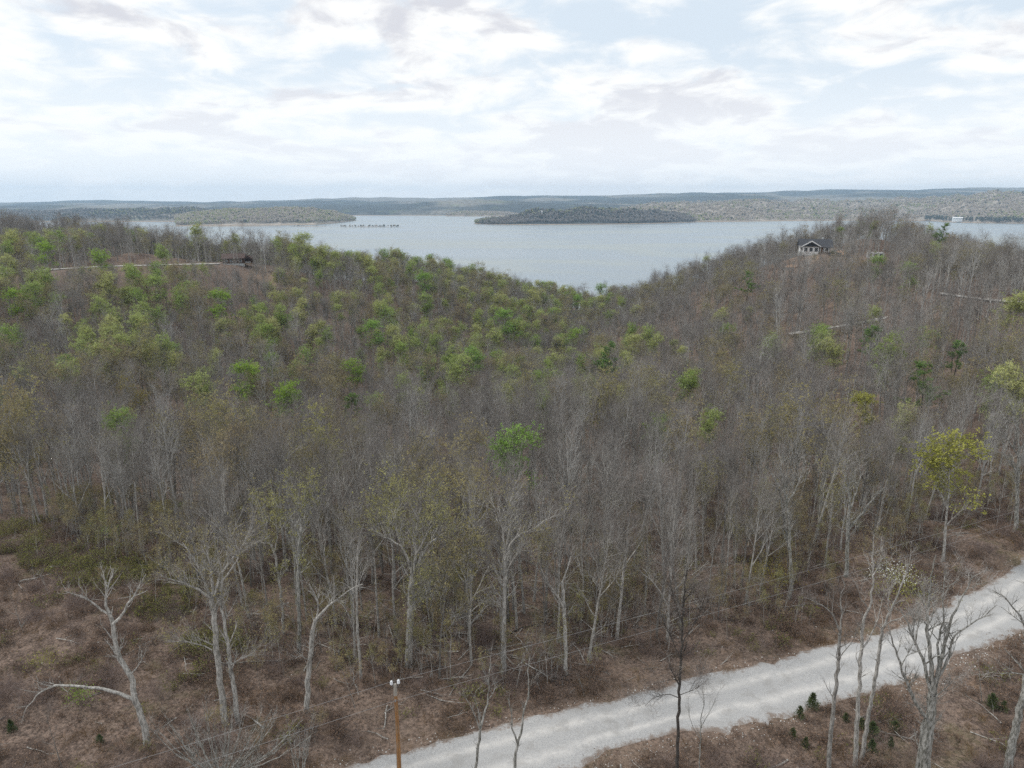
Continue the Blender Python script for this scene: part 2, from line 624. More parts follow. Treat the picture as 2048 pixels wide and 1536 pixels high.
ROAD = np.array([(-60, 21), (-38, 33.0), (-22, 41.5), (-10.6, 46.6), (-2, 49.4), (6.4, 52.4), (12.5, 54.5), (19.6, 56.8), (32.1, 60.8), (40.4, 64.0), (50, 68.7), (60.8, 75.2), (73.8, 84.5), (95, 99), (120, 115)], float)


def resample(P, step):
    P = np.asarray(P, float)
    for _ in range(3):                                      # round the corners
        Q = [P[0]]
        for a, b in zip(P[:-1], P[1:]):
            Q += [a * 0.75 + b * 0.25, a * 0.25 + b * 0.75]
        P = np.array(Q + [P[-1]])
    d = np.concatenate(([0], np.cumsum(np.linalg.norm(np.diff(P, axis=0), axis=1))))
    t = np.linspace(0, d[-1], max(3, int(d[-1] / step)))
    return np.stack([np.interp(t, d, P[:, i]) for i in range(P.shape[1])], 1)


def dist_to(x, y, line):
    x, y = np.asarray(x, float), np.asarray(y, float)
    best = np.full(x.shape, 1e9)
    for (ax, ay), (bx, by) in zip(line[:-1], line[1:]):
        dx, dy = bx - ax, by - ay
        t = np.clip(((x - ax) * dx + (y - ay) * dy) / (dx * dx + dy * dy), 0, 1)
        best = np.minimum(best, np.hypot(x - ax - t * dx, y - ay - t * dy))
    return best


ROAD_F = resample(ROAD, 1.0)
ROAD_C = ROAD_F[::4]
# three tracks cut into the hillsides, with their own levels
BENCH = [resample([px_at(*q) for q in line], 5.0) for line in (
    ((-260, 578, 250), (-180, 566, 258), (-80, 556, 267), (0, 548, 275), (90, 540, 283), (200, 534, 290), (300, 531, 295), (380, 529, 298), (440, 528, 299)),
    ((1880, 587, 206), (1940, 596, 202), (2000, 602, 199), (2060, 607, 197), (2160, 612, 194)),
    ((1580, 668, 205), (1630, 661, 207), (1680, 653, 209), (1735, 642, 212), (1790, 633, 214)))]
RIDGE_ROAD, HILL_ROAD, TRAIL = (q[:, :2] for q in BENCH)


def bench_cut(x, y, z):
    """level the ground along the hillside tracks"""
    for line, flat, blend in zip(BENCH, (3.4, 3.0, 1.4), (13.0, 11.0, 7.0)):
        lo, hi = line[:, :2].min(0) - 20, line[:, :2].max(0) + 20
        k = np.nonzero((x > lo[0]) & (x < hi[0]) & (y > lo[1]) & (y < hi[1]))
        if not len(k[0]):
            continue
        xs, ys = x[k], y[k]
        best, zz = np.full(len(xs), 1e9), np.zeros(len(xs))
        for (ax, ay, az), (bx, by, bz) in zip(line[:-1], line[1:]):
            dx, dy = bx - ax, by - ay
            t = np.clip(((xs - ax) * dx + (ys - ay) * dy) / (dx * dx + dy * dy), 0, 1)
            d = np.hypot(xs - ax - t * dx, ys - ay - t * dy)
            m = d < best
            best[m] = d[m]
            zz[m] = (az + t * (bz - az))[m]
        w = np.clip((best - flat) / blend, 0, 1)
        w = w * w * (3 - 2 * w)
        z[k] = zz * (1 - w) + z[k] * w
    return z


def ground_z(x, y):
    x, y = np.broadcast_arrays(np.asarray(x, float), np.asarray(y, float))
    z = tps(x, y)
    far = np.clip((y - 60) / 120, 0, 1)
    z = z + w_big(x, y) * (0.25 + 0.9 * far) + w_mid(x, y) * (0.22 + 0.3 * far) + w_sml(x, y) * 0.10
    near = (y < 140)
    if near.any():
        d = np.full(x.shape, 99.0)
        d[near] = dist_to(x[near], y[near], ROAD_C)
        flat = np.clip((d - 3.6) / 3.5, 0, 1)
        flat = flat * flat * (3 - 2 * flat)
        base = tps(x, y)
        z = base * (1 - flat) + z * flat - 0.10 * (1 - flat)
    z = np.array(z, float)
    if z.ndim == 0:
        return np.maximum(bench_cut(x.reshape(1), y.reshape(1), z.reshape(1))[0], -40.0)
    return np.maximum(bench_cut(x, y, z), -40.0)


def axis_steps(lo, f0, f1, hi, fine, grow=1.09, most=7.0):
    mid = list(np.arange(f0, f1 + 1e-6, fine))
    a, s, v = [], fine, f0
    while v > lo:
        s = min(s * grow, most)
        v -= s
        a.append(v)
    b, s, v = [], fine, f1
    while v < hi:
        s = min(s * grow, most)
        v += s
        b.append(v)
    return np.array(a[::-1] + mid + b)


def on_ground(px, py, d0=40.0, d1=620.0):
    """where the ray through a photo pixel meets the ground"""
    D = np.linspace(d0, d1, 1500)
    k = px_at(px, py, 1.0)
    x, z = k[0] * D, CAM_Z + (k[2] - CAM_Z) * D
    hit = np.nonzero(z < ground_z(x, D))[0]
    i = hit[0] if len(hit) else len(D) - 1
    return np.array((x[i], D[i], z[i]))


HOUSE = px_at(1630, 505, 310)
CABIN = px_at(473, 527, 300)
CAMPER = px_at(1748, 531, 298)


def terrain():
    gx = axis_steps(-620, -70, 85, 620, 0.9)
    gy = axis_steps(-120, 34, 104, 660, 0.9)
    X, Y = np.meshgrid(gx, gy)
    Z = ground_z(X, Y)
    nx, ny = len(gx), len(gy)
    V = np.stack((X, Y, Z), -1).reshape(-1, 3)
    i = np.arange(ny - 1)[:, None] * nx + np.arange(nx - 1)[None]
    F = np.stack((i, i + 1, i + nx + 1, i + nx), -1).reshape(-1, 4)
    me = mesh_np('ground', V, F, [M['ground']])
    x, y, z = V.T
    bare = np.zeros(len(V))
    for c, rr in ((HOUSE, 12), (CAMPER, 6), (CABIN + np.array((14, 0, 0)), 7)):
        bare = np.maximum(bare, np.clip(1.5 - np.hypot(x - c[0], (y - c[1]) * 0.8) / rr, 0, 1))
    bare = np.maximum(bare, np.clip((LAKE_Z + 1.6 - z) / 1.0, 0, 1))
    d = dist_to(x, y, ROAD_C)
    bare = np.maximum(bare, 0.22 * np.clip(1.4 - np.abs(d - 4.2) / 1.6, 0, 1) * (y < 130))
    at = me.attributes.new('bare', 'FLOAT', 'POINT')
    at.data.foreach_set('value', bare.astype(np.float32))
    tag(link('ground', me), kind='structure')


terrain()


# ------------------------------------------------------------------ roads
def mat_gravel():
    m, nt, b = new_mat('limestone_gravel')
    P = world_pos(nt)
    at = nt.nodes.new('ShaderNodeAttribute')
    at.attribute_name = 'across'
    a = math_n(nt, 'ABSOLUTE', at.outputs['Fac'])
    wob = math_n(nt, 'MULTIPLY', math_n(nt, 'SUBTRACT', noise_n(nt, P, 0.35, 4, 0.6), 0.5), 0.16)
    aw = math_n(nt, 'ADD', a, wob)
    fine = noise_n(nt, P, 9.0, 6, 0.8)
    c = mix_n(nt, ramp_n(nt, fine, 0.3, 0.7), (0.29, 0.292, 0.297), (0.50, 0.495, 0.48))
    # two packed wheel tracks, paler than the loose gravel between and beside them
    tr = math_n(nt, 'SUBTRACT', 1.0, math_n(nt, 'DIVIDE', math_n(nt, 'ABSOLUTE', math_n(nt, 'SUBTRACT', aw, 0.38)), 0.22), clamp=True)
    c = mix_n(nt, math_n(nt, 'MULTIPLY', math_n(nt, 'MULTIPLY', tr, ramp_n(nt, noise_n(nt, P, 0.8, 5, 0.7), 0.25, 0.60)), 0.72), c, (0.62, 0.60, 0.57))
    big = noise_n(nt, P, 0.5, 5, 0.65)
    c = mix_n(nt, math_n(nt, 'MULTIPLY', ramp_n(nt, big, 0.50, 0.68), 0.5), c, (0.29, 0.28, 0.265))
    # leaves and soil washed in from the verge
    edge = ramp_n(nt, math_n(nt, 'ADD', aw, math_n(nt, 'MULTIPLY', math_n(nt, 'SUBTRACT', noise_n(nt, P, 0.8, 8, 0.82), 0.5), 1.3)), 0.80, 1.0)
    c = mix_n(nt, math_n(nt, 'MULTIPLY', edge, 0.8), c, mix_n(nt, fine, (0.09, 0.06, 0.045), (0.30, 0.23, 0.18)))
    nt.links.new(c, b.inputs['Base Color'])
    b.inputs['Roughness'].default_value = 0.95
    bump(nt, b, math_n(nt, 'ADD', fine, noise_n(nt, P, 2.2, 4, 0.7)), 0.5, 0.06)
    return m


M['gravel'] = mat_gravel()


M['track'] = mat_plain('pale_track_gravel', (0.42, 0.40, 0.37), 0.95, 0.35, 0.6)


def ribbon(name, line, half, lift, cols=9, ragged=0.3, crown=0.06, seed=1, mat='gravel'):
    r = np.random.default_rng(seed)
    L = resample(line, 1.2) if len(line) < 60 else line
    t = norm(np.gradient(L, axis=0))
    nrm = np.stack((-t[:, 1], t[:, 0]), 1)
    n = len(L)

    def rag():
        a = r.normal(size=n)
        b = np.convolve(r.normal(size=n + 8), np.ones(9) / 3, 'valid')
        return (a * 0.45 + b * 0.8) * ragged
    el, er = half + rag(), half + rag()
    s = np.linspace(-1, 1, cols)
    off = np.where(s[None] > 0, s[None] * el[:, None], s[None] * er[:, None])
    X = L[:, 0, None] + nrm[:, 0, None] * off
    Y = L[:, 1, None] + nrm[:, 1, None] * off
    Z = ground_z(X, Y)
    if crown:
        Z = Z + lift + crown * (1 - s[None] ** 2) * 1.0
        Z[:, 0] -= lift * 1.2
        Z[:, -1] -= lift * 1.2
    else:
        Z = Z + lift
    V = np.stack((X, Y, Z), -1).reshape(-1, 3)
    i = np.arange(n - 1)[:, None] * cols + np.arange(cols - 1)[None]
    F = np.stack((i + 1, i, i + cols, i + cols + 1), -1).reshape(-1, 4)
    me = mesh_np(name, V, F, [M[mat]])
    at = me.attributes.new('across', 'FLOAT', 'POINT')
    at.data.foreach_set('value', np.tile(s, n).astype(np.float32))
    return tag(link(name, me), kind='structure')


ribbon('gravel_road', ROAD_F, 3.6, 0.09, 17, 0.42, 0.07, 1)


ribbon('ridge_road', RIDGE_ROAD, 2.7, 0.22, 5, 0.2, 0.0, 2, 'track')
ribbon('hill_driveway', HILL_ROAD, 2.4, 0.16, 5, 0.3, 0.0, 3, 'track')
ribbon('rocky_trail', TRAIL, 0.9, 0.12, 5, 0.5, 0.0, 4, 'track')


# ------------------------------------------------------------------ the lake
def lake():
    m, nt, b = new_mat('lake_water')
    P = world_pos(nt)
    mp = nt.nodes.new('ShaderNodeMapping')
    mp.inputs['Scale'].default_value = (0.0030, 0.0065, 1)
    nt.links.new(P, mp.inputs[0])
    band = noise_n(nt, mp.outputs[0], 1.0, 6, 0.6, 0.6)
    # silt in the shallows: paler and warmer in drifting lanes
    c = mix_n(nt, ramp_n(nt, band, 0.40, 0.66), (0.20, 0.25, 0.285), (0.28, 0.315, 0.305))
    nt.links.new(c, b.inputs['Base Color'])
    b.inputs['IOR'].default_value = 1.33
    b.inputs['Specular IOR Level'].default_value = 0.5
    nt.links.new(ramp_n(nt, band, 0.3, 0.7, 0.22, 0.34), b.inputs['Roughness'])
    mp2 = nt.nodes.new('ShaderNodeMapping')
    mp2.inputs['Scale'].default_value = (0.10, 0.22, 1)
    mp2.inputs['Rotation'].default_value = (0, 0, 0.3)
    nt.links.new(P, mp2.inputs[0])
    w = noise_n(nt, mp2.outputs[0], 1.0, 5, 0.6, 0.3)
    bump(nt, b, w, 0.35, 1.6)
    nx = 40
    xs = np.linspace(-8500, 8500, nx)
    ys = np.concatenate((np.linspace(385, 3000, 30), np.linspace(3200, 8500, 20)))
    X, Y = np.meshgrid(xs, ys)
    V = np.stack((X, Y, np.full(X.shape, LAKE_Z)), -1).reshape(-1, 3)
    i = np.arange(len(ys) - 1)[:, None] * nx + np.arange(nx - 1)[None]
    F = np.stack((i, i + 1, i + nx + 1, i + nx), -1).reshape(-1, 4)
    tag(link('lake_water', mesh_np('lake_water', V, F, [m])), kind='structure')


lake()


# ------------------------------------------------------------------ far shores and ridges
def mat_hills(name='wooded_hills', pine=0.9):  # pine: strength of the dark patches, pine woods and painted cloud shadow
    m, nt, b = new_mat(name)
    P = world_pos(nt)
    f = noise_n(nt, P, 0.035, 6, 0.7)
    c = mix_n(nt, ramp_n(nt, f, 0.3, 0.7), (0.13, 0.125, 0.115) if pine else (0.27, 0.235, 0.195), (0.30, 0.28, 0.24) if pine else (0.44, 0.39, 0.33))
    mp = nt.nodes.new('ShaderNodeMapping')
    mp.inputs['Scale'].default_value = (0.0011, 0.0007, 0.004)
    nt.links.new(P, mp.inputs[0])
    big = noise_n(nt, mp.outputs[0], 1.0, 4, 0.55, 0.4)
    c = mix_n(nt, math_n(nt, 'MULTIPLY', ramp_n(nt, big, 0.42, 0.52), pine), c, mix_n(nt, f, (0.026, 0.036, 0.042), (0.055, 0.066, 0.066)))   # pine woods, with cloud shadow painted in as the same dark patches
    g = noise_n(nt, P, 0.008, 4, 0.6)
    c = mix_n(nt, math_n(nt, 'MULTIPLY', ramp_n(nt, g, 0.54, 0.70), 0.35), c, (0.185, 0.215, 0.085))
    at = nt.nodes.new('ShaderNodeSeparateXYZ')
    nt.links.new(P, at.inputs[0])
    c = mix_n(nt, ramp_n(nt, at.outputs[2], LAKE_Z + 2.6, LAKE_Z + 1.0), c, (0.36, 0.27, 0.19))              # bare bank
    nt.links.new(c, b.inputs['Base Color'])
    b.inputs['Roughness'].default_value = 1.0
    bump(nt, b, noise_n(nt, P, 0.06, 3, 0.6), 1.0, 8.0)
    return m


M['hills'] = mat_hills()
M['pale_hills'] = mat_hills('pale_wooded_hills', 0.0)  # sunlit copy without dark patches: sunshine on these shores is put into its colour


def slope_of(px):
    return (np.asarray(px, float) - 1024) / FPX / 1.027


def y_lake(row):
    """how far off the lake surface lies at a photo row"""
    v = -(np.asarray(row, float) - 768) / FPX
    return (LAKE_Z - CAM_Z) / ((-SP + v * CP) / (CP + v * SP))


def z_row(row, y):
    v = -(np.asarray(row, float) - 768) / FPX
    return CAM_Z + y * (-SP + v * CP) / (CP + v * SP)


class Land:
    """a stretch of land across the water: for photo columns, the front shore, the crest and the back shore"""

    def __init__(self, name, cols, front, top, depth, tree_h, wl=260, amp=3.0, seed=1, nc=150, nr=36, ptop=0.5):
        self.name, self.nc, self.nr, self.p = name, nc, nr, ptop
        self.c = np.array(cols, float)
        self.front = np.array(front, float)
        self.ytop = self.front + np.array(depth, float) * ptop
        self.ztop = z_row(np.array(top, float), self.ytop) - tree_h
        self.back = self.front + np.array(depth, float)
        self.w = Waves(seed, wl)
        self.w2 = Waves(seed + 50, wl / 4)
        self.amp = amp

    def at(self, px, t):
        f, yt, zt, b = (np.interp(px, self.c, a) for a in (self.front, self.ytop, self.ztop, self.back))
        y = f + (b - f) * t
        s = slope_of(px)
        x = s * y
        q = np.where(t < self.p, t / self.p, (1 - t) / (1 - self.p))
        q = np.clip(q, 0, 1)
        prof = 0.55 * np.sin(q * PI / 2) + 0.45 * q ** 0.45
        z0 = LAKE_Z - 2.0
        z = z0 + (zt - z0) * prof
        z = z + (self.w(x, y) + 0.45 * self.w2(x, y)) * self.amp * np.clip(q * 3, 0, 1) * np.clip((zt - z0) / 30, 0.05, 1)
        return x, y, z

    def build(self, m='hills'):
        px = np.linspace(self.c[0], self.c[-1], self.nc)
        t = np.linspace(0, 1, self.nr)
        PX, T = np.meshgrid(px, t)
        X, Y, Z = self.at(PX, T)
        V = np.stack((X, Y, Z), -1).reshape(-1, 3)
        i = np.arange(self.nr - 1)[:, None] * self.nc + np.arange(self.nc - 1)[None]
        F = np.stack((i, i + 1, i + self.nc + 1, i + self.nc), -1).reshape(-1, 4)
        return tag(link(self.name, mesh_np(self.name, V, F, [M[m]])), kind='structure')


C = (-500, 0, 200, 350, 480, 600, 700, 800, 1000, 1150, 1300, 1400, 1500, 1600, 1700, 1800, 1900, 2048, 2600)
far_ridge = Land('far_ridge', C, [5700] * len(C), (407, 406, 404, 403, 402, 399, 397, 396, 391, 390, 387, 386, 385, 383, 380, 379, 377, 375, 374), [2700] * len(C), 0, 1500, 6, 21, 320, 30)
C = (-500, 0, 150, 300, 450, 600, 700, 800, 900, 1000, 1150, 1300, 1400, 1500, 1600, 1800, 2048, 2600)
middle_ridge = Land('middle_ridge', C, [4500] * len(C), (410, 410, 408, 409, 406, 403, 405, 401, 404, 402, 399, 394, 395, 390, 390, 387, 385, 384), [2000] * len(C), 0, 900, 6, 22, 320, 30)
C = (-500, 0, 200, 390, 600, 720, 800, 870, 940, 1000, 1060, 1110, 1160, 1240, 1330, 1420)
near_ridge = Land('near_ridge', C, [3450] * len(C), (413, 412, 414, 416, 412, 411, 409, 405, 401, 400, 403, 408, 412, 410, 404, 408), [1300] * len(C), 0, 500, 4, 23, 320, 30)
C = (-500, 0, 100, 250, 330, 390, 420, 470)
dark_shore = Land('dark_shore', C, [2450] * len(C), (420, 420, 419, 416, 415, 416, 420, 430), [900] * len(C), 11, 200, 3, 24, 130)
C = (350, 390, 430, 480, 560, 630, 670, 695, 712, 719)
left_peninsula = Land('left_peninsula', C, (2050, 2060, 2070, 2080, 2100, 2160, 2300, 2480, 2600, 2660), (430, 424, 418, 416, 415, 416, 421, 427, 434, 438), (600, 620, 620, 620, 620, 560, 420, 260, 140, 60), 11, 160, 3, 25)
C = (878, 895, 925, 960, 1010, 1060)
light_point = Land('light_point', C, [3300] * len(C), (431, 425, 421, 420, 422, 428), (150, 350, 450, 450, 450, 450), 11, 160, 2, 26, 60)
C = (930, 950, 985, 1030, 1100, 1180, 1250, 1310, 1350, 1390)
middle_peninsula = Land('middle_peninsula', C, (2330, 2220, 2150, 2140, 2150, 2180, 2200, 2260, 2320, 2380), (446, 439, 434, 428, 421, 418, 419, 421, 424, 430), (60, 160, 280, 420, 480, 500, 480, 460, 420, 360), 11, 120, 6, 27)
C = (1190, 1240, 1300, 1340, 1450, 1520, 1600, 1700, 1800, 1860, 1900, 1960, 2048, 2150, 2600)
right_shore = Land('right_shore', C, (2900, 2700, 2480, 2360, 2440, 2500, 2550, 2600, 2600, 2560, 2400, 2300, 2250, 2200, 2100), (422, 414, 410, 408, 404, 403, 407, 405, 400, 396, 394, 391, 387, 385, 384), [2300] * len(C), 11, 300, 9, 28, 220, 60)
LANDS = [far_ridge, middle_ridge, near_ridge, dark_shore, left_peninsula, light_point, middle_peninsula, right_shore]
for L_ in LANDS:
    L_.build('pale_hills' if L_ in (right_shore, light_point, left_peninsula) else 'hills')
# reed islets in front of the left peninsula
ISLETS = [((318, 440, 560), 2010, 20), ((582, 615, 652), 2000, 26), ((672, 730, 804), 1960, 22)]
islets = []
for i, (cc, yy, dp) in enumerate(ISLETS):
    L_ = Land('low_islet', cc, [yy] * 3, [float(400 + 1.0)] * 3, [dp] * 3, 0, 40, 0.1, 40 + i, 60, 9)
    L_.ztop = np.array([LAKE_Z + 0.2, LAKE_Z + 0.9, LAKE_Z + 0.2])
    L_.build()
    islets.append(L_)


# ------------------------------------------------------------------ scattering
def protos(name, meshes):
    c = bpy.data.collections.new(name)
    for i, me in enumerate(meshes):
        o = bpy.data.objects.new('%s_%02d' % (name, i), me)
        c.objects.link(o)
    return c


def scatter(name, coll, n_forms, P, scale, label, cat, r, tilt=0.05, rz=None, pick=None, parent=None):
    P = np.asarray(P, float)
    n = len(P)
    me = bpy.data.meshes.new(name)
    me.vertices.add(n)
    me.vertices.foreach_set('co', P.astype(np.float32).ravel())
    rot = np.stack((r.normal(0, tilt, n), r.normal(0, tilt, n), r.uniform(0, 2 * PI, n) if rz is None else rz), 1)
    scale = np.asarray(scale, float)
    if scale.ndim == 1:
        scale = np.stack((scale, scale, scale), 1)
    pick = r.integers(0, n_forms, n) if pick is None else pick
    for an, ty, fld, val in (('rot', 'FLOAT_VECTOR', 'vector', rot), ('scl', 'FLOAT_VECTOR', 'vector', scale), ('pick', 'INT', 'value', pick)):
        a = me.attributes.new(an, ty, 'POINT')
        a.data.foreach_set(fld, np.ascontiguousarray(val, np.float32 if ty != 'INT' else np.int32).ravel())
    o = link(name, me)
    tag(o, label, cat, kind='stuff')
    ng = bpy.data.node_groups.new(name + '_nodes', 'GeometryNodeTree')
    ng.interface.new_socket('Geometry', in_out='INPUT', socket_type='NodeSocketGeometry')
    ng.interface.new_socket('Geometry', in_out='OUTPUT', socket_type='NodeSocketGeometry')
    gi, go = ng.nodes.new('NodeGroupInput'), ng.nodes.new('NodeGroupOutput')
    ip = ng.nodes.new('GeometryNodeInstanceOnPoints')
    ci = ng.nodes.new('GeometryNodeCollectionInfo')
    ci.inputs['Collection'].default_value = coll
    ci.inputs['Separate Children'].default_value = True
    ci.inputs['Reset Children'].default_value = True
    ng.links.new(gi.outputs[0], ip.inputs['Points'])
    ng.links.new(ci.outputs[0], ip.inputs['Instance'])
    ip.inputs['Pick Instance'].default_value = True
    for an, ty, sock in (('rot', 'FLOAT_VECTOR', 'Rotation'), ('scl', 'FLOAT_VECTOR', 'Scale'), ('pick', 'INT', 'Instance Index')):
        na = ng.nodes.new('GeometryNodeInputNamedAttribute')
        na.data_type = ty
        na.inputs['Name'].default_value = an
        ng.links.new(na.outputs['Attribute'], ip.inputs[sock])
    ng.links.new(ip.outputs[0], go.inputs[0])
    md = o.modifiers.new('scatter', 'NODES')
    md.node_group = ng
    return o


# ------------------------------------------------------------------ trees
class Tree:
    """trunk: trunk and main limbs; crown: branches, twigs, buds and leaves"""

    def __init__(self):
        self.trunk, self.crown = Geo(), Geo()


def grow_limbs(T, P2, R2, r, twig=1.0, w=0.008, n3=4, tl=0.75, k2=4, bud=0, leaf=0, bud_s=0.09, leaf_s=0.22, up=0.3, l3=(1.5, 0.7), leaf_lo=0.0):
    """finish a tree from its secondary branches: smaller branches, twigs, then buds or leaves"""
    V, F = tubes(P2, R2, k2)
    T.crown.add(V, F, 2)
    cnt = np.maximum(1, r.poisson(n3, len(P2)))
    P3, R3 = children_of(P2, R2, cnt, 0.15, 1.0, l3, 0.75, up, 3, r, 0.6, 0.4, 0.10)
    V, F = tubes(P3, R3, 3)
    T.crown.add(V, F, 2)
    p1, d1, l1, w1 = twigs_on(P3, R3, int(2.1 * twig + 0.6), tl, r, 0.25, w)
    p2, d2, l2, w2 = twigs_on(P2, R2, int(2.1 * twig + 0.6), tl, r, 0.25, w)
    p, d, l, ww = (np.concatenate(q) for q in ((p1, p2), (d1, d2), (l1, l2), (w1, w2)))
    V, F = cones(p, d, l, ww)
    T.crown.add(V, F, 0)
    tips = p + d * (l * r.uniform(0.3, 1.0, len(l)))[:, None]
    if bud:
        s = tips[r.integers(0, len(tips), bud)] + r.normal(0, 0.10, (bud, 3))
        V, F = leaves(s, bud_s, r)
        T.crown.add(V, F, 1)
    if leaf:
        s = tips[r.integers(0, len(tips), leaf)] + r.normal(0, 0.16, (leaf, 3))
        V, F = leaves(s, leaf_s, r)
        T.crown.add(V, F, 1)


def make_tree(seed, H=16.0, r0=0.20, fork=0.45, limbs=9, spread=0.75, limb_l=0.30, lean=0.04, form='round', twig=1.0, w=0.009, bud=0, leaf=0, leaf_s=0.22, n2=7, n3=4, wob=0.03, bud_s=0.09, up=0.3):
    r = np.random.default_rng(seed)
    T = Tree()
    n = 11
    s = np.linspace(0, 1, n)
    a = r.uniform(0, 2 * PI)
    walk = np.cumsum(r.normal(size=(n, 2)), 0) * wob * H * 0.12
    walk -= walk[0]
    P = np.stack((math.cos(a) * lean * H * s ** 1.4 + walk[:, 0] * s, math.sin(a) * lean * H * s ** 1.4 + walk[:, 1] * s, H * 0.97 * s), 1)
    P[0, 2] = -0.6
    R = r0 * (1 - 0.93 * s ** 1.05) * np.where(s < 0.02, 1.35, 1.0)
    T.trunk.tube(P, R, 7)
    cnt = np.array([limbs])
    if form == 'cone':
        L1 = (H * limb_l, H * 0.07)
    elif form == 'vase':
        L1 = (H * limb_l * 1.3, H * limb_l * 0.6)
    else:
        L1 = (H * limb_l, H * limb_l * 0.55)
    P1, R1 = children_of(P[None], R[None], cnt, fork, 0.97, L1, spread, 0.45 if form != 'cone' else 0.25, 6, r, 0.62, 0.25, 0.05)
    V, F = tubes(P1, R1, 5)
    T.trunk.add(V, F)
    # a few dead stubs low on the trunk
    P1b, R1b = children_of(P[None], R[None], np.array([3]), fork * 0.5, fork, (1.6, 1.2), 1.1, 0.1, 4, r, 0.25, 0.3, 0.08)
    P1a = np.concatenate((P1, P[None, -6:]))
    R1a = np.concatenate((R1, R[None, -6:]))
    c2 = np.maximum(3, r.poisson(n2, len(P1a)))
    P2, R2 = children_of(P1a, R1a, c2, 0.22, 1.0, (H * 0.135, H * 0.075), 0.7, up, 4, r, 0.6, 0.35, 0.07)
    V, F = tubes(P1b, R1b, 4)
    T.crown.add(V, F, 2)
    grow_limbs(T, P2, R2, r, twig, w, n3, 1.05 * H / 16, 4, bud, leaf, bud_s, leaf_s, up, (H * 0.09, H * 0.045))
    return T


def make_pine(seed, H=17.0, leaf=5200):
    r = np.random.default_rng(seed)
    T = Tree()
    n = 10
    s = np.linspace(0, 1, n)
    P = np.stack((np.sin(s * 3) * 0.25, np.cos(s * 2.3) * 0.2 - 0.2, H * s - 0.5), 1)
    R = 0.20 * (1 - 0.9 * s)
    T.trunk.tube(P, R, 7)
    P1, R1 = children_of(P[None], R[None], np.array([26]), 0.5, 1.0, (2.9, 0.9), 1.2, 0.25, 5, r, 0.35, 0.3, 0.06)
    V, F = tubes(P1, R1, 4)
    T.trunk.add(V, F)
    P2, R2 = children_of(P1, R1, np.full(len(P1), 6), 0.35, 1.0, (0.9, 0.6), 0.8, 0.3, 3, r, 0.6, 0.4, 0.06)
    V, F = tubes(P2, R2, 3)
    T.crown.add(V, F, 0)
    i = r.integers(0, len(P2), leaf)
    c = P2[i, 1 + r.integers(0, 2, leaf)]
    V, F = cones(c, norm(r.normal(size=(leaf, 3)) + np.array((0, 0, 0.5))), r.uniform(0.25, 0.5, leaf), r.uniform(0.02, 0.045, leaf))
    T.crown.add(V, F, 1)
    return T


TREES = {}            # kind -> list of (trunk mesh, crown mesh, joined mesh, form height)


def store(kind, T, H, bark, twig, leafm):
    tm = T.trunk.mesh(kind + '_trunk', [bark])
    cm = T.crown.mesh(kind + '_crown', [twig, leafm, bark], smooth=False)
    g = Geo().merge(T.trunk).merge(T.crown, [1, 2, 0])
    jm = g.mesh(kind, [bark, twig, leafm], smooth=False)
    TREES.setdefault(kind, []).append((tm, cm, jm, H))


for i, (H, fk, lm, spd, ll, form, w_) in enumerate([
        (16.5, 0.34, 12, 0.66, 0.27, 'round', 0.04), (18.0, 0.42, 11, 0.55, 0.22, 'round', 0.03), (15.0, 0.30, 11, 0.75, 0.30, 'vase', 0.07), (17.0, 0.46, 9, 0.55, 0.22, 'vase', 0.03),
        (14.0, 0.30, 12, 0.70, 0.27, 'round', 0.07), (18.5, 0.38, 13, 0.62, 0.24, 'round', 0.04), (13.0, 0.25, 9, 0.6, 0.25, 'vase', 0.09), (16.0, 0.36, 8, 0.50, 0.24, 'vase', 0.06), (17.5, 0.30, 12, 0.8, 0.26, 'round', 0.05)]):
    store('bare_tree', make_tree(100 + i, H, 0.055 + 0.0055 * H, fk, lm, spd, ll, 0.06, form, (0.9, 1.0, 0.7)[i % 3], 0.0078, wob=w_, n3=(3, 4, 3)[i % 3]), H, M['bark_grey'], M['twig_grey'], M['bud'])
for i, (H, fk, lm, spd, ll, form) in enumerate([(17.5, 0.34, 9, 0.6, 0.25, 'vase'), (16.0, 0.40, 8, 0.5, 0.24, 'vase')]):   # white barked ones
    store('bare_tree', make_tree(150 + i, H, 0.075 + 0.006 * H, fk, lm, spd, ll, 0.07, form, 0.6, 0.008, wob=0.06, n2=6, n3=2), H, M['bark_white'], M['twig_pale'], M['bud'])
for i, (H, fk, lm, spd, ll, nb) in enumerate([(16, 0.32, 11, 0.7, 0.27, 1500), (15, 0.28, 11, 0.75, 0.29, 2200), (17.5, 0.38, 11, 0.6, 0.23, 1100), (14, 0.3, 10, 0.75, 0.28, 2800)]):
    store('budding_tree', make_tree(200 + i, H, 0.055 + 0.0055 * H, fk, lm, spd, ll, 0.05, 'round', 0.8, 0.0085, bud=nb, bud_s=0.17, n3=3, wob=0.05), H, M['bark_grey'], M['twig_grey'], M['bud'])
for i, (H, fk, lm, spd, ll, form, nl) in enumerate([(16, 0.30, 13, 0.9, 0.23, 'cone', 4600), (15, 0.30, 12, 0.8, 0.24, 'round', 4200), (17, 0.34, 14, 0.85, 0.21, 'cone', 3200), (13.5, 0.28, 12, 0.85, 0.26, 'round', 4800)]):
    store('leafy_tree', make_tree(300 + i, H, 0.06 + 0.005 * H, fk, lm, spd, ll, 0.03, form, 0.5, 0.0085, leaf=nl, leaf_s=0.20), H, M['bark_grey'], M['twig_brown'], M['leaf_green'])
for i in range(2):
    store('pine_tree', make_pine(400 + i), 17.0, M['bark_dark'], M['twig_brown'], M['needle'])


def variant(kind, i, leafm, newkind):
    tm, cm, jm, H = TREES[kind][i]
    c2 = cm.copy()
    c2.materials[1] = leafm
    TREES.setdefault(newkind, []).append((tm, c2, jm, H))


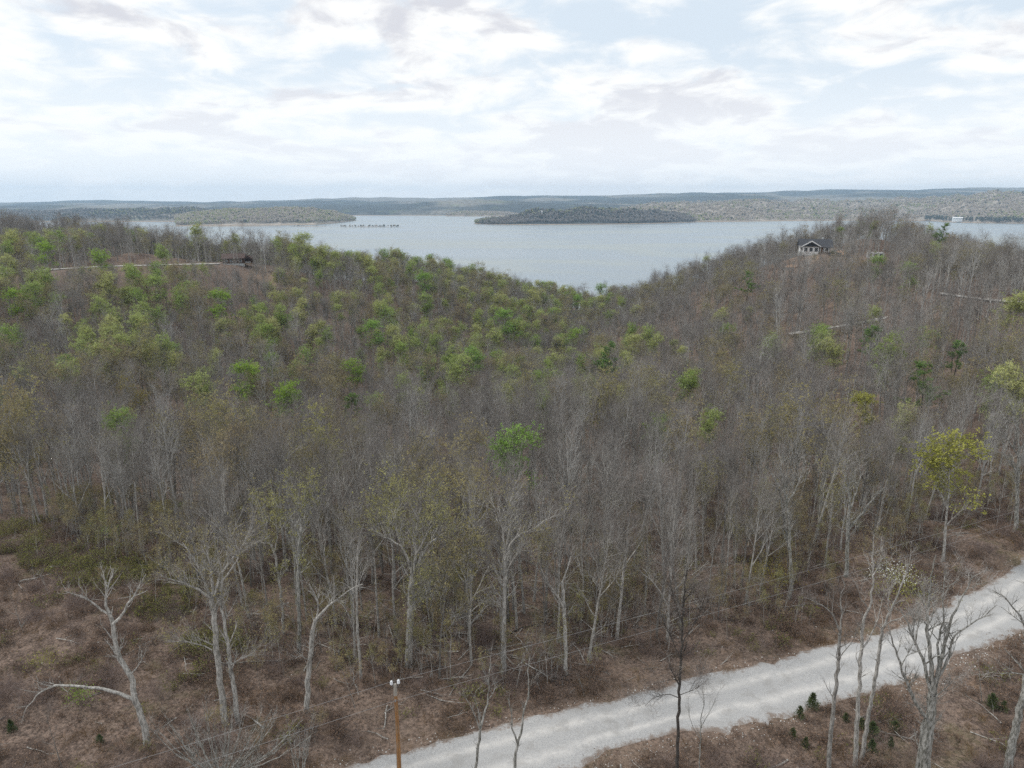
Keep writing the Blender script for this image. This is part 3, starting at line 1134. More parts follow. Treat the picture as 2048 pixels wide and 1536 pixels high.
for i in (0, 1, 3):
    variant('leafy_tree', i, M['leaf_lime'], 'lime_tree')
    variant('leafy_tree', i, M['leaf_vivid'], 'vivid_tree')
    variant('leafy_tree', i, M['leaf_yellow'], 'yellow_tree')
variant('budding_tree', 3, M['leaf_amber'], 'amber_tree')

ALL = []              # every tree built singly, for the labels: (object, x, y, look words)
MARKS = []            # trees that stand out, by which the others are described: (x, y, short phrase)


def put_tree(kind, form, x, y, H, rz, name=None, sxy=1.0):
    tm, cm, jm, H0 = TREES[kind][form % len(TREES[kind])]
    root = empty(name or kind, (x, y, float(ground_z(x, y))), rz)
    root.rotation_euler = (float(rng.normal(0, 0.045)), float(rng.normal(0, 0.045)), rz)
    k = H / H0
    root.scale = (k * sxy, k * sxy, k)
    link('trunk', tm, root)
    link('crown', cm, root)
    return root


# ---- single trees that stand out, by the photo's own columns and rows: crown centre, crown height above ground
FEATURES = [
    # kind, form, px, py (crown centre), tree height, name, label, short phrase
    ('vivid_tree', 1, 1022, 935, 17, 'leafy_tree', 'vivid green leafy tree alone among bare grey trees in the middle of the wood', 'vivid green tree in the middle'),
    ('yellow_tree', 1, 1912, 965, 16, 'leafy_tree', 'yellow green leafy tree at the wood edge above the road', 'yellow green tree above the road'),
    ('lime_tree', 2, 562, 815, 15, 'leafy_tree', 'round lime green tree in the bare wood of the hollow', 'round lime green hollow tree'),
    ('lime_tree', 0, 492, 780, 16, 'leafy_tree', 'pointed lime green tree beside the round lime green one', 'pointed lime green tree'),
    ('leafy_tree', 1, 392, 805, 15, 'leafy_tree', 'olive green leafy tree to the left of the pointed lime green tree', 'olive green hollow tree'),
    ('amber_tree', 0, 277, 803, 13, 'leafy_tree', 'small amber tinted tree among bare trees in the hollow', 'small amber tinted tree'),
    ('vivid_tree', 0, 1017, 660, 20, 'leafy_tree', 'tall pointed green tree rising from the centre of the hollow', 'tall pointed green tree in the hollow'),
    ('leafy_tree', 3, 985, 690, 15, 'leafy_tree', 'lower yellow green tree against the tall pointed green tree', 'low tree against the tall green one'),
    ('leafy_tree', 1, 915, 755, 17, 'leafy_tree', 'broad mid green tree in front of the tall pointed green tree', 'broad mid green tree'),
    ('vivid_tree', 1, 945, 735, 15, 'leafy_tree', 'darker green tree just behind the broad mid green tree', 'darker green tree behind the broad one'),
    ('pine_tree', 0, 1217, 728, 18, 'pine_tree', 'dark green round topped pine above tall bare trunks', 'round topped pine'),
    ('vivid_tree', 0, 756, 680, 16, 'leafy_tree', 'narrow pointed green tree among grey trees left of the centre', 'narrow pointed green tree'),
    ('lime_tree', 1, 706, 760, 14, 'leafy_tree', 'pale green rounded tree below the narrow pointed green tree', 'pale green rounded tree'),
    ('pine_tree', 1, 700, 818, 13, 'pine_tree', 'small dark green pine below the pale green rounded tree', 'small dark hollow pine'),
    ('lime_tree', 1, 1146, 683, 14, 'leafy_tree', 'yellowish green tree between the tall pointed tree and the pine', 'yellowish green tree near the pine'),
    ('pine_tree', 0, 1494, 572, 15, 'pine_tree', 'lone green pine on the bare slope below the white house', 'lone pine below the white house'),
    ('pine_tree', 1, 1741, 690, 14, 'pine_tree', 'bright green pine on the right slope under the rocky trail', 'bright pine under the rocky trail'),
    ('pine_tree', 0, 1852, 785, 16, 'pine_tree', 'dense green pine on the right slope among brown trees', 'dense pine on the right slope'),
    ('pine_tree', 1, 1908, 722, 13, 'pine_tree', 'small green pine uphill of the dense slope pine', 'small pine uphill of the dense pine'),
    ('vivid_tree', 3, 1156, 612, 15, 'leafy_tree', 'bushy green tree low in the hollow near the cove', 'bushy green tree near the cove'),
    ('vivid_tree', 1, 1205, 577, 14, 'leafy_tree', 'green tree against the water at the right of the cove', 'green tree right of the cove'),
    ('vivid_tree', 0, 850, 575, 16, 'leafy_tree', 'fresh green tree on the ridge between cabin and cove', 'fresh green ridge tree'),
    ('lime_tree', 0, 440, 622, 16, 'leafy_tree', 'spreading green tree on the slope below the cabin', 'spreading green tree below the cabin'),
    ('leafy_tree', 0, 322, 592, 16, 'leafy_tree', 'tall green tree on the slope below the ridge road', 'tall green tree below the ridge road'),
    ('lime_tree', 1, 205, 535, 15, 'leafy_tree', 'green tree standing in front of the ridge road', 'green tree before the ridge road'),
    ('lime_tree', 3, 95, 520, 15, 'leafy_tree', 'broad green tree over the left end of the ridge road', 'broad green tree over the ridge road'),
    ('pine_tree', 0, 1885, 462, 16, 'pine_tree', 'dark green pine near the top of the right hill', 'dark pine on the right hilltop'),
    ('leafy_tree', 3, 2018, 632, 14, 'leafy_tree', 'pale green tree below the hill driveway', 'pale green tree below the driveway'),
    ('leafy_tree', 1, 1420, 868, 12, 'leafy_tree', 'small olive green tree in the brown wood right of centre', 'small olive green tree'),
    ('leafy_tree', 3, 1362, 785, 13, 'leafy_tree', 'small green tree in the grey wood below the lone pine', 'small green tree below the lone pine'),
    ('lime_tree', 3, 30, 620, 15, 'leafy_tree', 'yellow green tree at the left end of the hollow', 'yellow green tree at the left end'),
    ('leafy_tree', 1, 1665, 725, 13, 'budding_tree', 'olive tree in young leaf left of the bright slope pine', 'olive tree left of the bright pine'),
    ('yellow_tree', 0, 1728, 838, 12, 'leafy_tree', 'yellowish tree in young leaf below the bright slope pine', 'yellowish tree below the bright pine'),
    ('leafy_tree', 0, 610, 500, 17, 'leafy_tree', 'tall thin green tree on the ridge right of the cabin', 'thin green tree right of the cabin'),
    ('vivid_tree', 3, 1110, 560, 13, 'leafy_tree', 'green tree at the left side of the cove mouth', 'green tree left of the cove'),
]
taken = []


def place_by_crown(px, py, H):
    """follow the ray through the crown until it is 0.66 H above the ground"""
    D = np.linspace(60, 600, 2200)
    k = px_at(px, py, 1.0)
    x, z = k[0] * D, CAM_Z + (k[2] - CAM_Z) * D
    g = ground_z(x, D)
    hit = np.nonzero(z < g + 0.68 * H)[0]
    i = hit[0] if len(hit) else int(np.argmin(z - g))
    return x[i], D[i]


for kind, form, px, py, H, nm, lab, short in FEATURES:
    x, y = place_by_crown(px, py, H)
    o = put_tree(kind, form, x, y, H, rng.uniform(0, 6.28), nm, 1.3 + 0.25 * min(1.0, max(0.0, (y - 100) / 120)))
    tag(o, lab, 'tree', {'pine_tree': 'pines on the slopes', 'budding_tree': 'trees coming into bud'}.get(nm, 'trees in fresh green leaf'))
    taken.append((x, y))
    MARKS.append((x, y, short))


# ---- hero trees near the camera: centre lines taken from the photo, each at its own depth
def px_line(pts, D, dd=0.0):
    n = len(pts)
    return np.array([px_at(a, b, D + dd * i / max(1, n - 1)) for i, (a, b) in enumerate(pts)])


def dens(P, step):
    d = np.concatenate(([0], np.cumsum(np.linalg.norm(np.diff(P, axis=0), axis=1))))
    t = np.linspace(0, d[-1], max(4, int(d[-1] / step)))
    Q = np.stack([np.interp(t, d, P[:, i]) for i in range(3)], 1)
    return Q


def hero(name, label, short, D, lines, bark, twig, seed, n2=7, n3=3, twig_k=0.8, w=0.009, bud=0, leaf=0, leafm=None, l2=2.2, up=0.35, kind='bare_tree', fill=0, leaf_s=0.15):
    """lines: (pixel points, base radius, tip radius, depth change); the first is the trunk and starts at the ground"""
    r = np.random.default_rng(seed)
    T = Tree()
    first = px_at(*lines[0][0][0], D)
    base = np.array((first[0], D, float(ground_z(first[0], D))))
    Ps, Rs = [], []
    for i, ln in enumerate(lines):
        pts, ra, rb, dd = ln[:4]
        P = px_line(pts, D + (ln[4] if len(ln) > 4 else 0.0), dd)
        if i == 0 or (len(ln) > 4 and ln[4] == 0.001):
            g = float(ground_z(P[0, 0], P[0, 1])) - 0.5
            if P[0, 2] > g:
                P = np.concatenate(([[P[0, 0], P[0, 1], g]], P[1:] if P[0, 2] - g < 1.5 else P))
        P = dens(P, 0.55)
        P[1:-1] += r.normal(0, 0.035, P[1:-1].shape)
        R = np.linspace(ra, rb, len(P))
        if i == 0:
            R[:2] *= (1.35, 1.12)
        T.trunk.tube(P - base, R, 8 if i == 0 else 6)
        Q = np.stack([np.interp(np.linspace(0, 1, 10), np.linspace(0, 1, len(P)), P[:, j]) for j in range(3)], 1) - base
        Ps.append(Q)
        Rs.append(np.interp(np.linspace(0, 1, 10), np.linspace(0, 1, len(P)), R))
    Ps, Rs = np.array(Ps), np.array(Rs)
    if fill:      # extra limbs that spread towards and away from the camera
        sel = np.arange(len(Ps)) if len(Ps) == 1 else np.arange(0, len(Ps))
        Pf, Rf = children_of(Ps[sel], Rs[sel], np.full(len(sel), fill), 0.45, 0.95, (l2 * 1.5, l2), 0.8, 0.45, 6, r, 0.6, 0.3, 0.06)
        V, F = tubes(Pf, Rf, 5)
        T.trunk.add(V, F)
        Pf = np.stack([Pf[:, int(round(q))] for q in np.linspace(0, 5, 10)], 1)
        Rf = np.stack([Rf[:, int(round(q))] for q in np.linspace(0, 5, 10)], 1)
        Pf += r.normal(0, 0.01, Pf.shape)
        Ps, Rs = np.concatenate((Ps, Pf)), np.concatenate((Rs, Rf))
    n2 = int(n2 * 1.5)
    cnt = np.full(len(Ps), n2)
    lo = np.full(len(Ps), 0.3)
    P2, R2 = children_of(Ps[1:] if len(Ps) > 1 else Ps, Rs[1:] if len(Ps) > 1 else Rs, cnt[1:] if len(Ps) > 1 else cnt, 0.25, 1.0, (l2, l2 * 0.6), 0.75, up, 4, r, 0.5, 0.35, 0.09)
    P2b, R2b = children_of(Ps[:1], Rs[:1], np.array([max(3, n2 - 2)]), 0.55, 1.0, (l2, l2 * 0.7), 0.8, up, 4, r, 0.4, 0.35, 0.09)
    grow_limbs(T, np.concatenate((P2, P2b)), np.concatenate((R2, R2b)), r, twig_k, w * 0.85, n3 + 1, 0.7, 4, int(bud * 2.2), leaf, 0.13, leaf_s, up, (l2 * 0.55, l2 * 0.35))
    root = empty(name, base)
    link('trunk', T.trunk.mesh('trunk', [bark]), root)
    link('crown', T.crown.mesh('crown', [twig, leafm or M['bud'], bark], smooth=False), root)
    tag(root, label, 'tree', 'bare trees nearest the camera')
    MARKS.append((base[0], base[1], short))
    taken.append((base[0], base[1]))
    return root


G, PA, DK = M['bark_grey'], M['bark_pale'], M['bark_dark']
TG, TP, TB = M['twig_grey'], M['twig_pale'], M['twig_brown']
hero('bare_tree', 'leaning bare tree with one long crooked limb reaching left over the brush', 'leaning tree with the long crooked limb', 50.5, [
    ([(298, 1500), (285, 1440), (270, 1395), (264, 1355), (242, 1322), (230, 1285), (226, 1245), (218, 1225)], 0.30, 0.15, 0.6),
    ([(266, 1398), (240, 1386), (200, 1376), (150, 1372), (110, 1371), (84, 1380), (62, 1404), (48, 1425)], 0.16, 0.03, -1.2),
    ([(226, 1248), (245, 1230), (255, 1205), (266, 1192), (277, 1172), (292, 1148)], 0.13, 0.03, 1.2),
    ([(218, 1225), (212, 1205), (214, 1180), (224, 1155), (226, 1136)], 0.12, 0.03, 0.5),
    ([(218, 1228), (200, 1218), (178, 1198), (150, 1188), (128, 1182)], 0.10, 0.02, -1.0),
    ([(262, 1348), (280, 1325), (285, 1312)], 0.07, 0.02, -0.6)], G, TG, 501, 6, 2, 0.55, l2=1.6)
hero('bare_tree', 'tall twin trunked bare tree with a wide fan of fine branches', 'tall twin trunked tree', 52.6, [
    ([(456, 1468), (447, 1420), (440, 1360), (433, 1300), (428, 1240), (423, 1192)], 0.30, 0.20, 0.3),
    ([(474, 1425), (464, 1350), (456, 1290), (448, 1240), (440, 1195), (446, 1140), (458, 1090), (470, 1055)], 0.24, 0.04, 1.0, 0.001),
    ([(423, 1195), (400, 1180), (372, 1168), (345, 1160), (322, 1152)], 0.12, 0.03, -1.5),
    ([(424, 1200), (408, 1160), (390, 1120), (365, 1085)], 0.12, 0.03, 1.8),
    ([(424, 1192), (424, 1150), (416, 1110), (412, 1068)], 0.13, 0.03, -0.6),
    ([(428, 1192), (440, 1150), (460, 1120), (490, 1098), (520, 1080)], 0.12, 0.03, 1.0),
    ([(446, 1160), (470, 1130), (480, 1100), (500, 1065)], 0.09, 0.02, -1.6),
    ([(424, 1300), (400, 1290), (372, 1282), (345, 1284)], 0.06, 0.02, -1.2),
    ([(462, 1330), (490, 1312), (505, 1310)], 0.05, 0.02, 1.0)], G, TG, 502, 9, 4, 1.0, bud=900, l2=1.8, fill=1)
hero('bare_tree', 'dark lichen spotted tree whose pale limb bends up to the right', 'tree with the pale limb bending right', 54.5, [
    ([(611, 1412), (616, 1360), (622, 1300), (626, 1260), (632, 1238)], 0.26, 0.17, 0.2),
    ([(632, 1240), (652, 1215), (672, 1200), (692, 1184), (714, 1172), (726, 1168)], 0.14, 0.03, -0.8),
    ([(633, 1238), (638, 1212), (634, 1196), (624, 1182), (618, 1168)], 0.10, 0.03, 0.9),
    ([(656, 1212), (660, 1196), (655, 1180)], 0.05, 0.02, 0.5),
    ([(620, 1320), (602, 1310), (590, 1318)], 0.05, 0.02, -0.8)], G, TG, 503, 6, 3, 0.6, l2=1.5)
hero('bare_tree', 'tall slender pale trunk with a high forked crown left of centre', 'slender high forked tree', 63.5, [
    ([(598, 1308), (599, 1240), (596, 1170), (598, 1110), (601, 1066)], 0.22, 0.14, 0.2),
    ([(601, 1068), (610, 1030), (622, 1000), (630, 965)], 0.11, 0.02, 0.8),
    ([(600, 1075), (590, 1050), (574, 1036), (560, 1020), (548, 998)], 0.10, 0.02, -1.0),
    ([(601, 1068), (600, 1030), (592, 995), (590, 962)], 0.09, 0.02, 1.2)], PA, TG, 504, 8, 3, 0.8, bud=1100, l2=2.0)
hero('bare_tree', 'thin curving tree just left of the slender high forked tree', 'thin curving tree', 66.5, [
    ([(568, 1300), (566, 1230), (560, 1170), (552, 1118), (540, 1085)], 0.17, 0.10, 0.2),
    ([(540, 1086), (530, 1060), (524, 1030), (516, 1000)], 0.09, 0.02, 0.6),
    ([(548, 1105), (556, 1070), (552, 1040), (556, 1010)], 0.08, 0.02, -1.0)], G, TG, 505, 8, 3, 0.8, bud=900, l2=2.0)
hero('bare_tree', 'large grey oak with a broad olive tinted crown behind the utility pole', 'large grey oak', 61.5, [
    ([(817, 1338), (819, 1280), (821, 1220), (823, 1175), (826, 1150)], 0.40, 0.30, 0.2),
    ([(825, 1152), (838, 1120), (856, 1090), (880, 1070), (910, 1058), (936, 1050)], 0.17, 0.03, 1.0),
    ([(825, 1150), (815, 1118), (802, 1090), (792, 1056), (784, 1020)], 0.17, 0.03, -1.0),
    ([(826, 1150), (832, 1105), (830, 1070), (838, 1030), (850, 985)], 0.18, 0.03, 0.6),
    ([(832, 1110), (850, 1075), (870, 1040), (888, 1005)], 0.11, 0.03, -1.6),
    ([(803, 1092), (780, 1078), (762, 1072), (745, 1060)], 0.08, 0.02, 1.0),
    ([(823, 1172), (845, 1165), (862, 1160)], 0.08, 0.02, -0.8)], G, TG, 506, 10, 4, 1.0, bud=2600, l2=2.2, fill=1)
hero('bare_tree', 'straight grey tree with upswept limbs in front of the vivid green tree', 'straight tree before the vivid green one', 60.5, [
    ([(1007, 1352), (1008, 1280), (1008, 1210), (1010, 1150), (1010, 1100)], 0.27, 0.16, 0.2),
    ([(1010, 1120), (1022, 1085), (1040, 1068), (1062, 1062), (1090, 1040), (1112, 1030)], 0.11, 0.02, 1.0),
    ([(1010, 1102), (1004, 1060), (996, 1025), (980, 998)], 0.11, 0.02, -0.8),
    ([(1010, 1105), (1018, 1060), (1016, 1020), (1028, 975)], 0.11, 0.02, 0.5),
    ([(1009, 1150), (1025, 1120), (1040, 1105), (1048, 1085)], 0.08, 0.02, -1.2)], G, TG, 507, 9, 3, 0.9, bud=500, l2=2.2, fill=1)
hero('bare_tree', 'forked dark trunk right of the straight grey tree, one fork crooked', 'forked dark trunk', 59.5, [
    ([(1132, 1358), (1131, 1300), (1129, 1240), (1127, 1190), (1124, 1165)], 0.22, 0.14, 0.2),
    ([(1128, 1215), (1114, 1190), (1100, 1170), (1088, 1150), (1078, 1128)], 0.10, 0.02, -0.9),
    ([(1124, 1166), (1134, 1140), (1140, 1115), (1150, 1090)], 0.09, 0.02, 0.8)], G, TG, 508, 7, 3, 0.7, l2=1.8)
hero('bare_tree', 'thin dark straight trunk left of the large grey oak', 'thin dark trunk by the oak', 59.0, [
    ([(723, 1368), (718, 1300), (714, 1230), (713, 1160), (716, 1090)], 0.15, 0.06, 0.2),
    ([(714, 1180), (724, 1150), (736, 1120)], 0.05, 0.015, 0.6),
    ([(714, 1150), (704, 1120), (700, 1085)], 0.05, 0.015, -0.6)], G, TG, 509, 7, 3, 0.7, l2=1.6)
hero('bare_tree', 'dark thin trunk with a fuzzy rounded crown standing before the road', 'dark thin roadside trunk', 47.5, [
    ([(1354, 1552), (1356, 1470), (1359, 1390), (1362, 1310), (1366, 1245), (1368, 1190), (1374, 1140)], 0.16, 0.05, 0.2),
    ([(1362, 1320), (1345, 1285), (1332, 1250), (1318, 1220)], 0.05, 0.015, 0.8),
    ([(1364, 1290), (1385, 1255), (1402, 1222), (1412, 1190)], 0.05, 0.015, -0.8),
    ([(1366, 1250), (1352, 1215), (1345, 1180), (1338, 1150)], 0.05, 0.015, -0.6),
    ([(1356, 1395), (1335, 1388), (1310, 1392), (1290, 1412)], 0.035, 0.01, -0.8),
    ([(1360, 1390), (1380, 1384), (1398, 1372)], 0.03, 0.01, 0.8)], DK, TG, 510, 10, 4, 0.9, 0.0075, l2=1.5, fill=2)
hero('bare_tree', 'small bare sapling right of the dark thin roadside trunk', 'small roadside sapling', 47.0, [
    ([(1399, 1560), (1400, 1500), (1402, 1460), (1404, 1425)], 0.06, 0.03, 0.1),
    ([(1402, 1455), (1418, 1425), (1432, 1400), (1440, 1380)], 0.03, 0.008, 0.5),
    ([(1401, 1480), (1386, 1455), (1378, 1425), (1376, 1405)], 0.03, 0.008, -0.5),
    ([(1404, 1426), (1410, 1400), (1404, 1378)], 0.03, 0.008, 0.2)], PA, TP, 511, 5, 2, 0.5, 0.006, l2=0.9)
hero('bare_tree', 'pale mossy tree with a wide spreading top, leftmost of the roadside clump', 'leftmost roadside clump tree', 47.8, [
    ([(1656, 1552), (1662, 1470), (1670, 1390), (1677, 1320), (1681, 1260)], 0.19, 0.11, 0.2),
    ([(1680, 1265), (1668, 1235), (1650, 1212), (1626, 1202), (1606, 1194)], 0.08, 0.015, -0.9),
    ([(1681, 1262), (1684, 1225), (1678, 1198), (1690, 1172)], 0.07, 0.015, 0.7),
    ([(1676, 1320), (1690, 1298), (1705, 1285), (1712, 1260)], 0.05, 0.015, -0.6)], G, TG, 512, 6, 3, 0.6, l2=1.4)
hero('bare_tree', 'tallest straight stem of the roadside clump with pale upper limbs', 'tallest roadside clump stem', 48.6, [
    ([(1710, 1545), (1713, 1470), (1717, 1390), (1721, 1310), (1727, 1240)], 0.20, 0.11, 0.2),
    ([(1727, 1242), (1742, 1205), (1748, 1160), (1745, 1110), (1748, 1070)], 0.10, 0.02, 0.3),
    ([(1735, 1215), (1720, 1195), (1714, 1168)], 0.05, 0.015, -0.8),
    ([(1722, 1300), (1742, 1270), (1756, 1235), (1768, 1185)], 0.07, 0.015, 1.0),
    ([(1747, 1150), (1760, 1125), (1766, 1100)], 0.05, 0.015, -0.5)], G, TP, 513, 6, 3, 0.6, l2=1.4)
hero('bare_tree', 'rightmost clump stem leaning right with a bent pale top', 'rightmost roadside clump stem', 49.4, [
    ([(1722, 1530), (1735, 1440), (1748, 1370), (1757, 1310), (1764, 1258)], 0.18, 0.11, 0.2),
    ([(1764, 1260), (1780, 1225), (1796, 1190), (1806, 1160), (1818, 1126), (1822, 1104)], 0.10, 0.02, 0.8),
    ([(1764, 1262), (1776, 1245), (1795, 1240), (1818, 1225), (1836, 1205)], 0.06, 0.015, -1.0),
    ([(1780, 1228), (1776, 1196), (1784, 1170)], 0.05, 0.015, 0.5)], G, TP, 514, 6, 3, 0.6, l2=1.4)
hero('bare_tree', 'big pale many limbed tree before the road at the lower right', 'big pale many limbed tree', 46.0, [
    ([(1846, 1600), (1850, 1530), (1856, 1470), (1862, 1420), (1866, 1380)], 0.42, 0.30, 0.2),
    ([(1833, 1600), (1838, 1530), (1845, 1475), (1853, 1440)], 0.26, 0.22, 0.3, 0.5),
    ([(1852, 1435), (1836, 1415), (1822, 1385), (1804, 1340), (1788, 1290), (1776, 1250)], 0.15, 0.03, -0.6),
    ([(1864, 1390), (1850, 1330), (1832, 1290), (1815, 1250), (1800, 1215)], 0.15, 0.03, 1.0),
    ([(1866, 1385), (1862, 1320), (1854, 1260), (1858, 1210), (1862, 1150), (1872, 1110)], 0.18, 0.03, 0.4),
    ([(1868, 1382), (1880, 1330), (1892, 1280), (1905, 1230), (1932, 1180), (1944, 1150)], 0.18, 0.03, -0.4),
    ([(1868, 1370), (1900, 1310), (1906, 1275), (1934, 1252), (1964, 1236), (1994, 1210)], 0.12, 0.025, -1.0),
    ([(1878, 1340), (1876, 1290), (1888, 1240), (1884, 1190), (1892, 1140)], 0.10, 0.02, 1.4),
    ([(1864, 1400), (1885, 1380), (1915, 1352)], 0.06, 0.015, -0.8),
    ([(1830, 1290), (1836, 1255), (1842, 1218)], 0.07, 0.015, -0.7)], PA, TP, 515, 7, 3, 0.7, l2=1.5, fill=1)
hero('bare_tree', 'thick pale trunk leaning out of the picture at the lower right edge', 'trunk leaning out at the right edge', 48.0, [
    ([(2020, 1510), (2032, 1455), (2048, 1390), (2062, 1320), (2070, 1260)], 0.32, 0.20, 0.2),
    ([(2066, 1290), (2040, 1230), (2010, 1195), (1985, 1180)], 0.10, 0.02, -0.6),
    ([(2068, 1270), (2080, 1210), (2076, 1150)], 0.12, 0.02, 0.6),
    ([(2056, 1350), (2030, 1345), (2000, 1348), (1975, 1344)], 0.05, 0.01, -0.6)], PA, TP, 516, 7, 3, 0.6, l2=1.6)
hero('bare_tree', 'thin gnarled pale treetop at the bottom edge left of the forked snag', 'gnarled treetop by the forked snag', 43.0, [
    ([(948, 1640), (950, 1545), (956, 1490), (962, 1450)], 0.13, 0.09, 0.1),
    ([(962, 1452), (975, 1410), (978, 1365), (981, 1325), (980, 1312)], 0.08, 0.015, 0.3),
    ([(960, 1460), (948, 1430), (942, 1410), (930, 1392), (916, 1384)], 0.06, 0.01, -0.6),
    ([(957, 1480), (962, 1440), (952, 1405), (950, 1385)], 0.06, 0.01, 0.5),
    ([(976, 1400), (990, 1378), (996, 1368)], 0.035, 0.01, 0.4)], PA, TP, 517, 4, 2, 0.4, 0.006, l2=0.8)
hero('bare_tree', 'forked grey snag in front of the gravel road at the bottom edge', 'forked grey snag', 43.5, [
    ([(1028, 1640), (1030, 1545), (1032, 1500), (1036, 1480)], 0.14, 0.10, 0.1),
    ([(1036, 1482), (1044, 1450), (1050, 1415), (1058, 1380), (1056, 1345), (1060, 1310)], 0.09, 0.02, 0.4),
    ([(1034, 1485), (1024, 1450), (1020, 1415), (1016, 1398)], 0.08, 0.03, -0.3),
    ([(1055, 1390), (1064, 1360), (1066, 1350)], 0.03, 0.01, 0.3)], PA, TP, 518, 3, 2, 0.35, 0.006, l2=0.6)
fan = []
rr = np.random.default_rng(77)
for i in range(26):
    tx = 290 + 13 * i + rr.uniform(-10, 10)
    bx = 445 + (tx - 455) * 0.22
    ty = 1420 + abs(tx - 450) * 0.16 + rr.uniform(-25, 35)
    fan.append(([(445, 1590), (bx, 1545), (bx * 0.45 + tx * 0.55, 1545 * 0.5 + ty * 0.5 + 6), (tx, ty)], 0.055, 0.014, rr.uniform(-1.8, 1.8)))
hero('bare_shrub', 'pale bare shrub fanning many upright stems at the bottom edge', 'fanning bare shrub', 44.5, [([(445, 1640), (445, 1588)], 0.16, 0.10, 0.0)] + fan, PA, TP, 519, 7, 2, 0.5, 0.006, l2=0.9, up=0.5)
fan = []
for i in range(6):
    tx = 575 + 12 * i + rr.uniform(-8, 8)
    fan.append(([(600, 1570), (600 + (tx - 605) * 0.4, 1520), (tx, 1440 + rr.uniform(-25, 30))], 0.045, 0.008, rr.uniform(-0.9, 0.9)))
hero('bare_shrub', 'narrow bare shrub right of the fanning pale shrub at the bottom edge', 'narrow bare shrub', 45.5, [([(600, 1610), (600, 1568)], 0.10, 0.08, 0.0)] + fan, PA, TP, 520, 6, 2, 0.5, 0.006, l2=0.8, up=0.5)
# pale forked trees at the wood's edge above the road
hero('bare_tree', 'pale trunk with wide raised arms at the wood edge above the road', 'pale tree with raised arms', 78.0, [
    ([(1694, 1130), (1695, 1085), (1696, 1050), (1698, 1020)], 0.26, 0.18, 0.2),
    ([(1697, 1060), (1712, 1040), (1735, 1010), (1752, 990), (1768, 975)], 0.14, 0.03, 0.6),
    ([(1698, 1022), (1700, 985), (1692, 955), (1696, 915)], 0.13, 0.03, -0.6),
    ([(1698, 1025), (1712, 985), (1722, 950), (1716, 915)], 0.10, 0.03, 0.9)], PA, TP, 521, 8, 3, 0.8, l2=2.0)
hero('bare_tree', 'pale leaning trunk bare to its high fork, left of the raised arms tree', 'pale leaning wood edge trunk', 77.0, [
    ([(1584, 1160), (1580, 1110), (1572, 1060), (1568, 1025)], 0.22, 0.14, 0.2),
    ([(1568, 1028), (1560, 985), (1548, 955), (1530, 930)], 0.11, 0.02, -0.6),
    ([(1568, 1030), (1576, 985), (1572, 950), (1578, 915)], 0.10, 0.02, 0.7),
    ([(1574, 1072), (1552, 1062), (1530, 1055)], 0.06, 0.02, -0.9)], PA, TG, 522, 8, 3, 0.8, l2=2.0)
hero('bare_tree', 'straight pale trunk close behind the leaning wood edge trunk', 'straight pale wood edge trunk', 74.5, [
    ([(1582, 1180), (1580, 1120), (1579, 1060), (1574, 1005), (1568, 975)], 0.18, 0.10, 0.2),
    ([(1574, 1008), (1590, 985), (1600, 960), (1612, 920)], 0.08, 0.02, 0.8),
    ([(1568, 978), (1562, 940), (1566, 905)], 0.08, 0.02, -0.5)], PA, TP, 523, 7, 3, 0.7, l2=1.8)
hero('bare_tree', 'tall pale tree with a wide high crown at the far right of the wood', 'tall pale tree at the far right', 90.0, [
    ([(2032, 1050), (2034, 990), (2036, 940), (2038, 900)], 0.28, 0.18, 0.2),
    ([(2037, 915), (2020, 885), (2002, 870), (1984, 850)], 0.12, 0.03, -0.6),
    ([(2038, 902), (2036, 865), (2026, 835), (2030, 800)], 0.13, 0.03, 0.7),
    ([(2038, 905), (2058, 870), (2070, 840)], 0.12, 0.03, 0.4)], PA, TP, 524, 9, 3, 0.9, l2=2.4, fill=1)

# ---- the wood itself
FRONT = np.array([(-160, 114), (-100, 104), (-80, 99), (-60, 92), (-45, 82), (-35, 72), (-25, 63), (-10, 59.5), (5, 59.5), (15, 63.5), (25, 71), (35, 77), (50, 85), (70, 98), (100, 119), (150, 148)], float)


def near_any(x, y, pts, d):
    P = np.array(pts)
    return ((x[:, None] - P[None, :, 0]) ** 2 + (y[:, None] - P[None, :, 1]) ** 2).min(1) < d * d


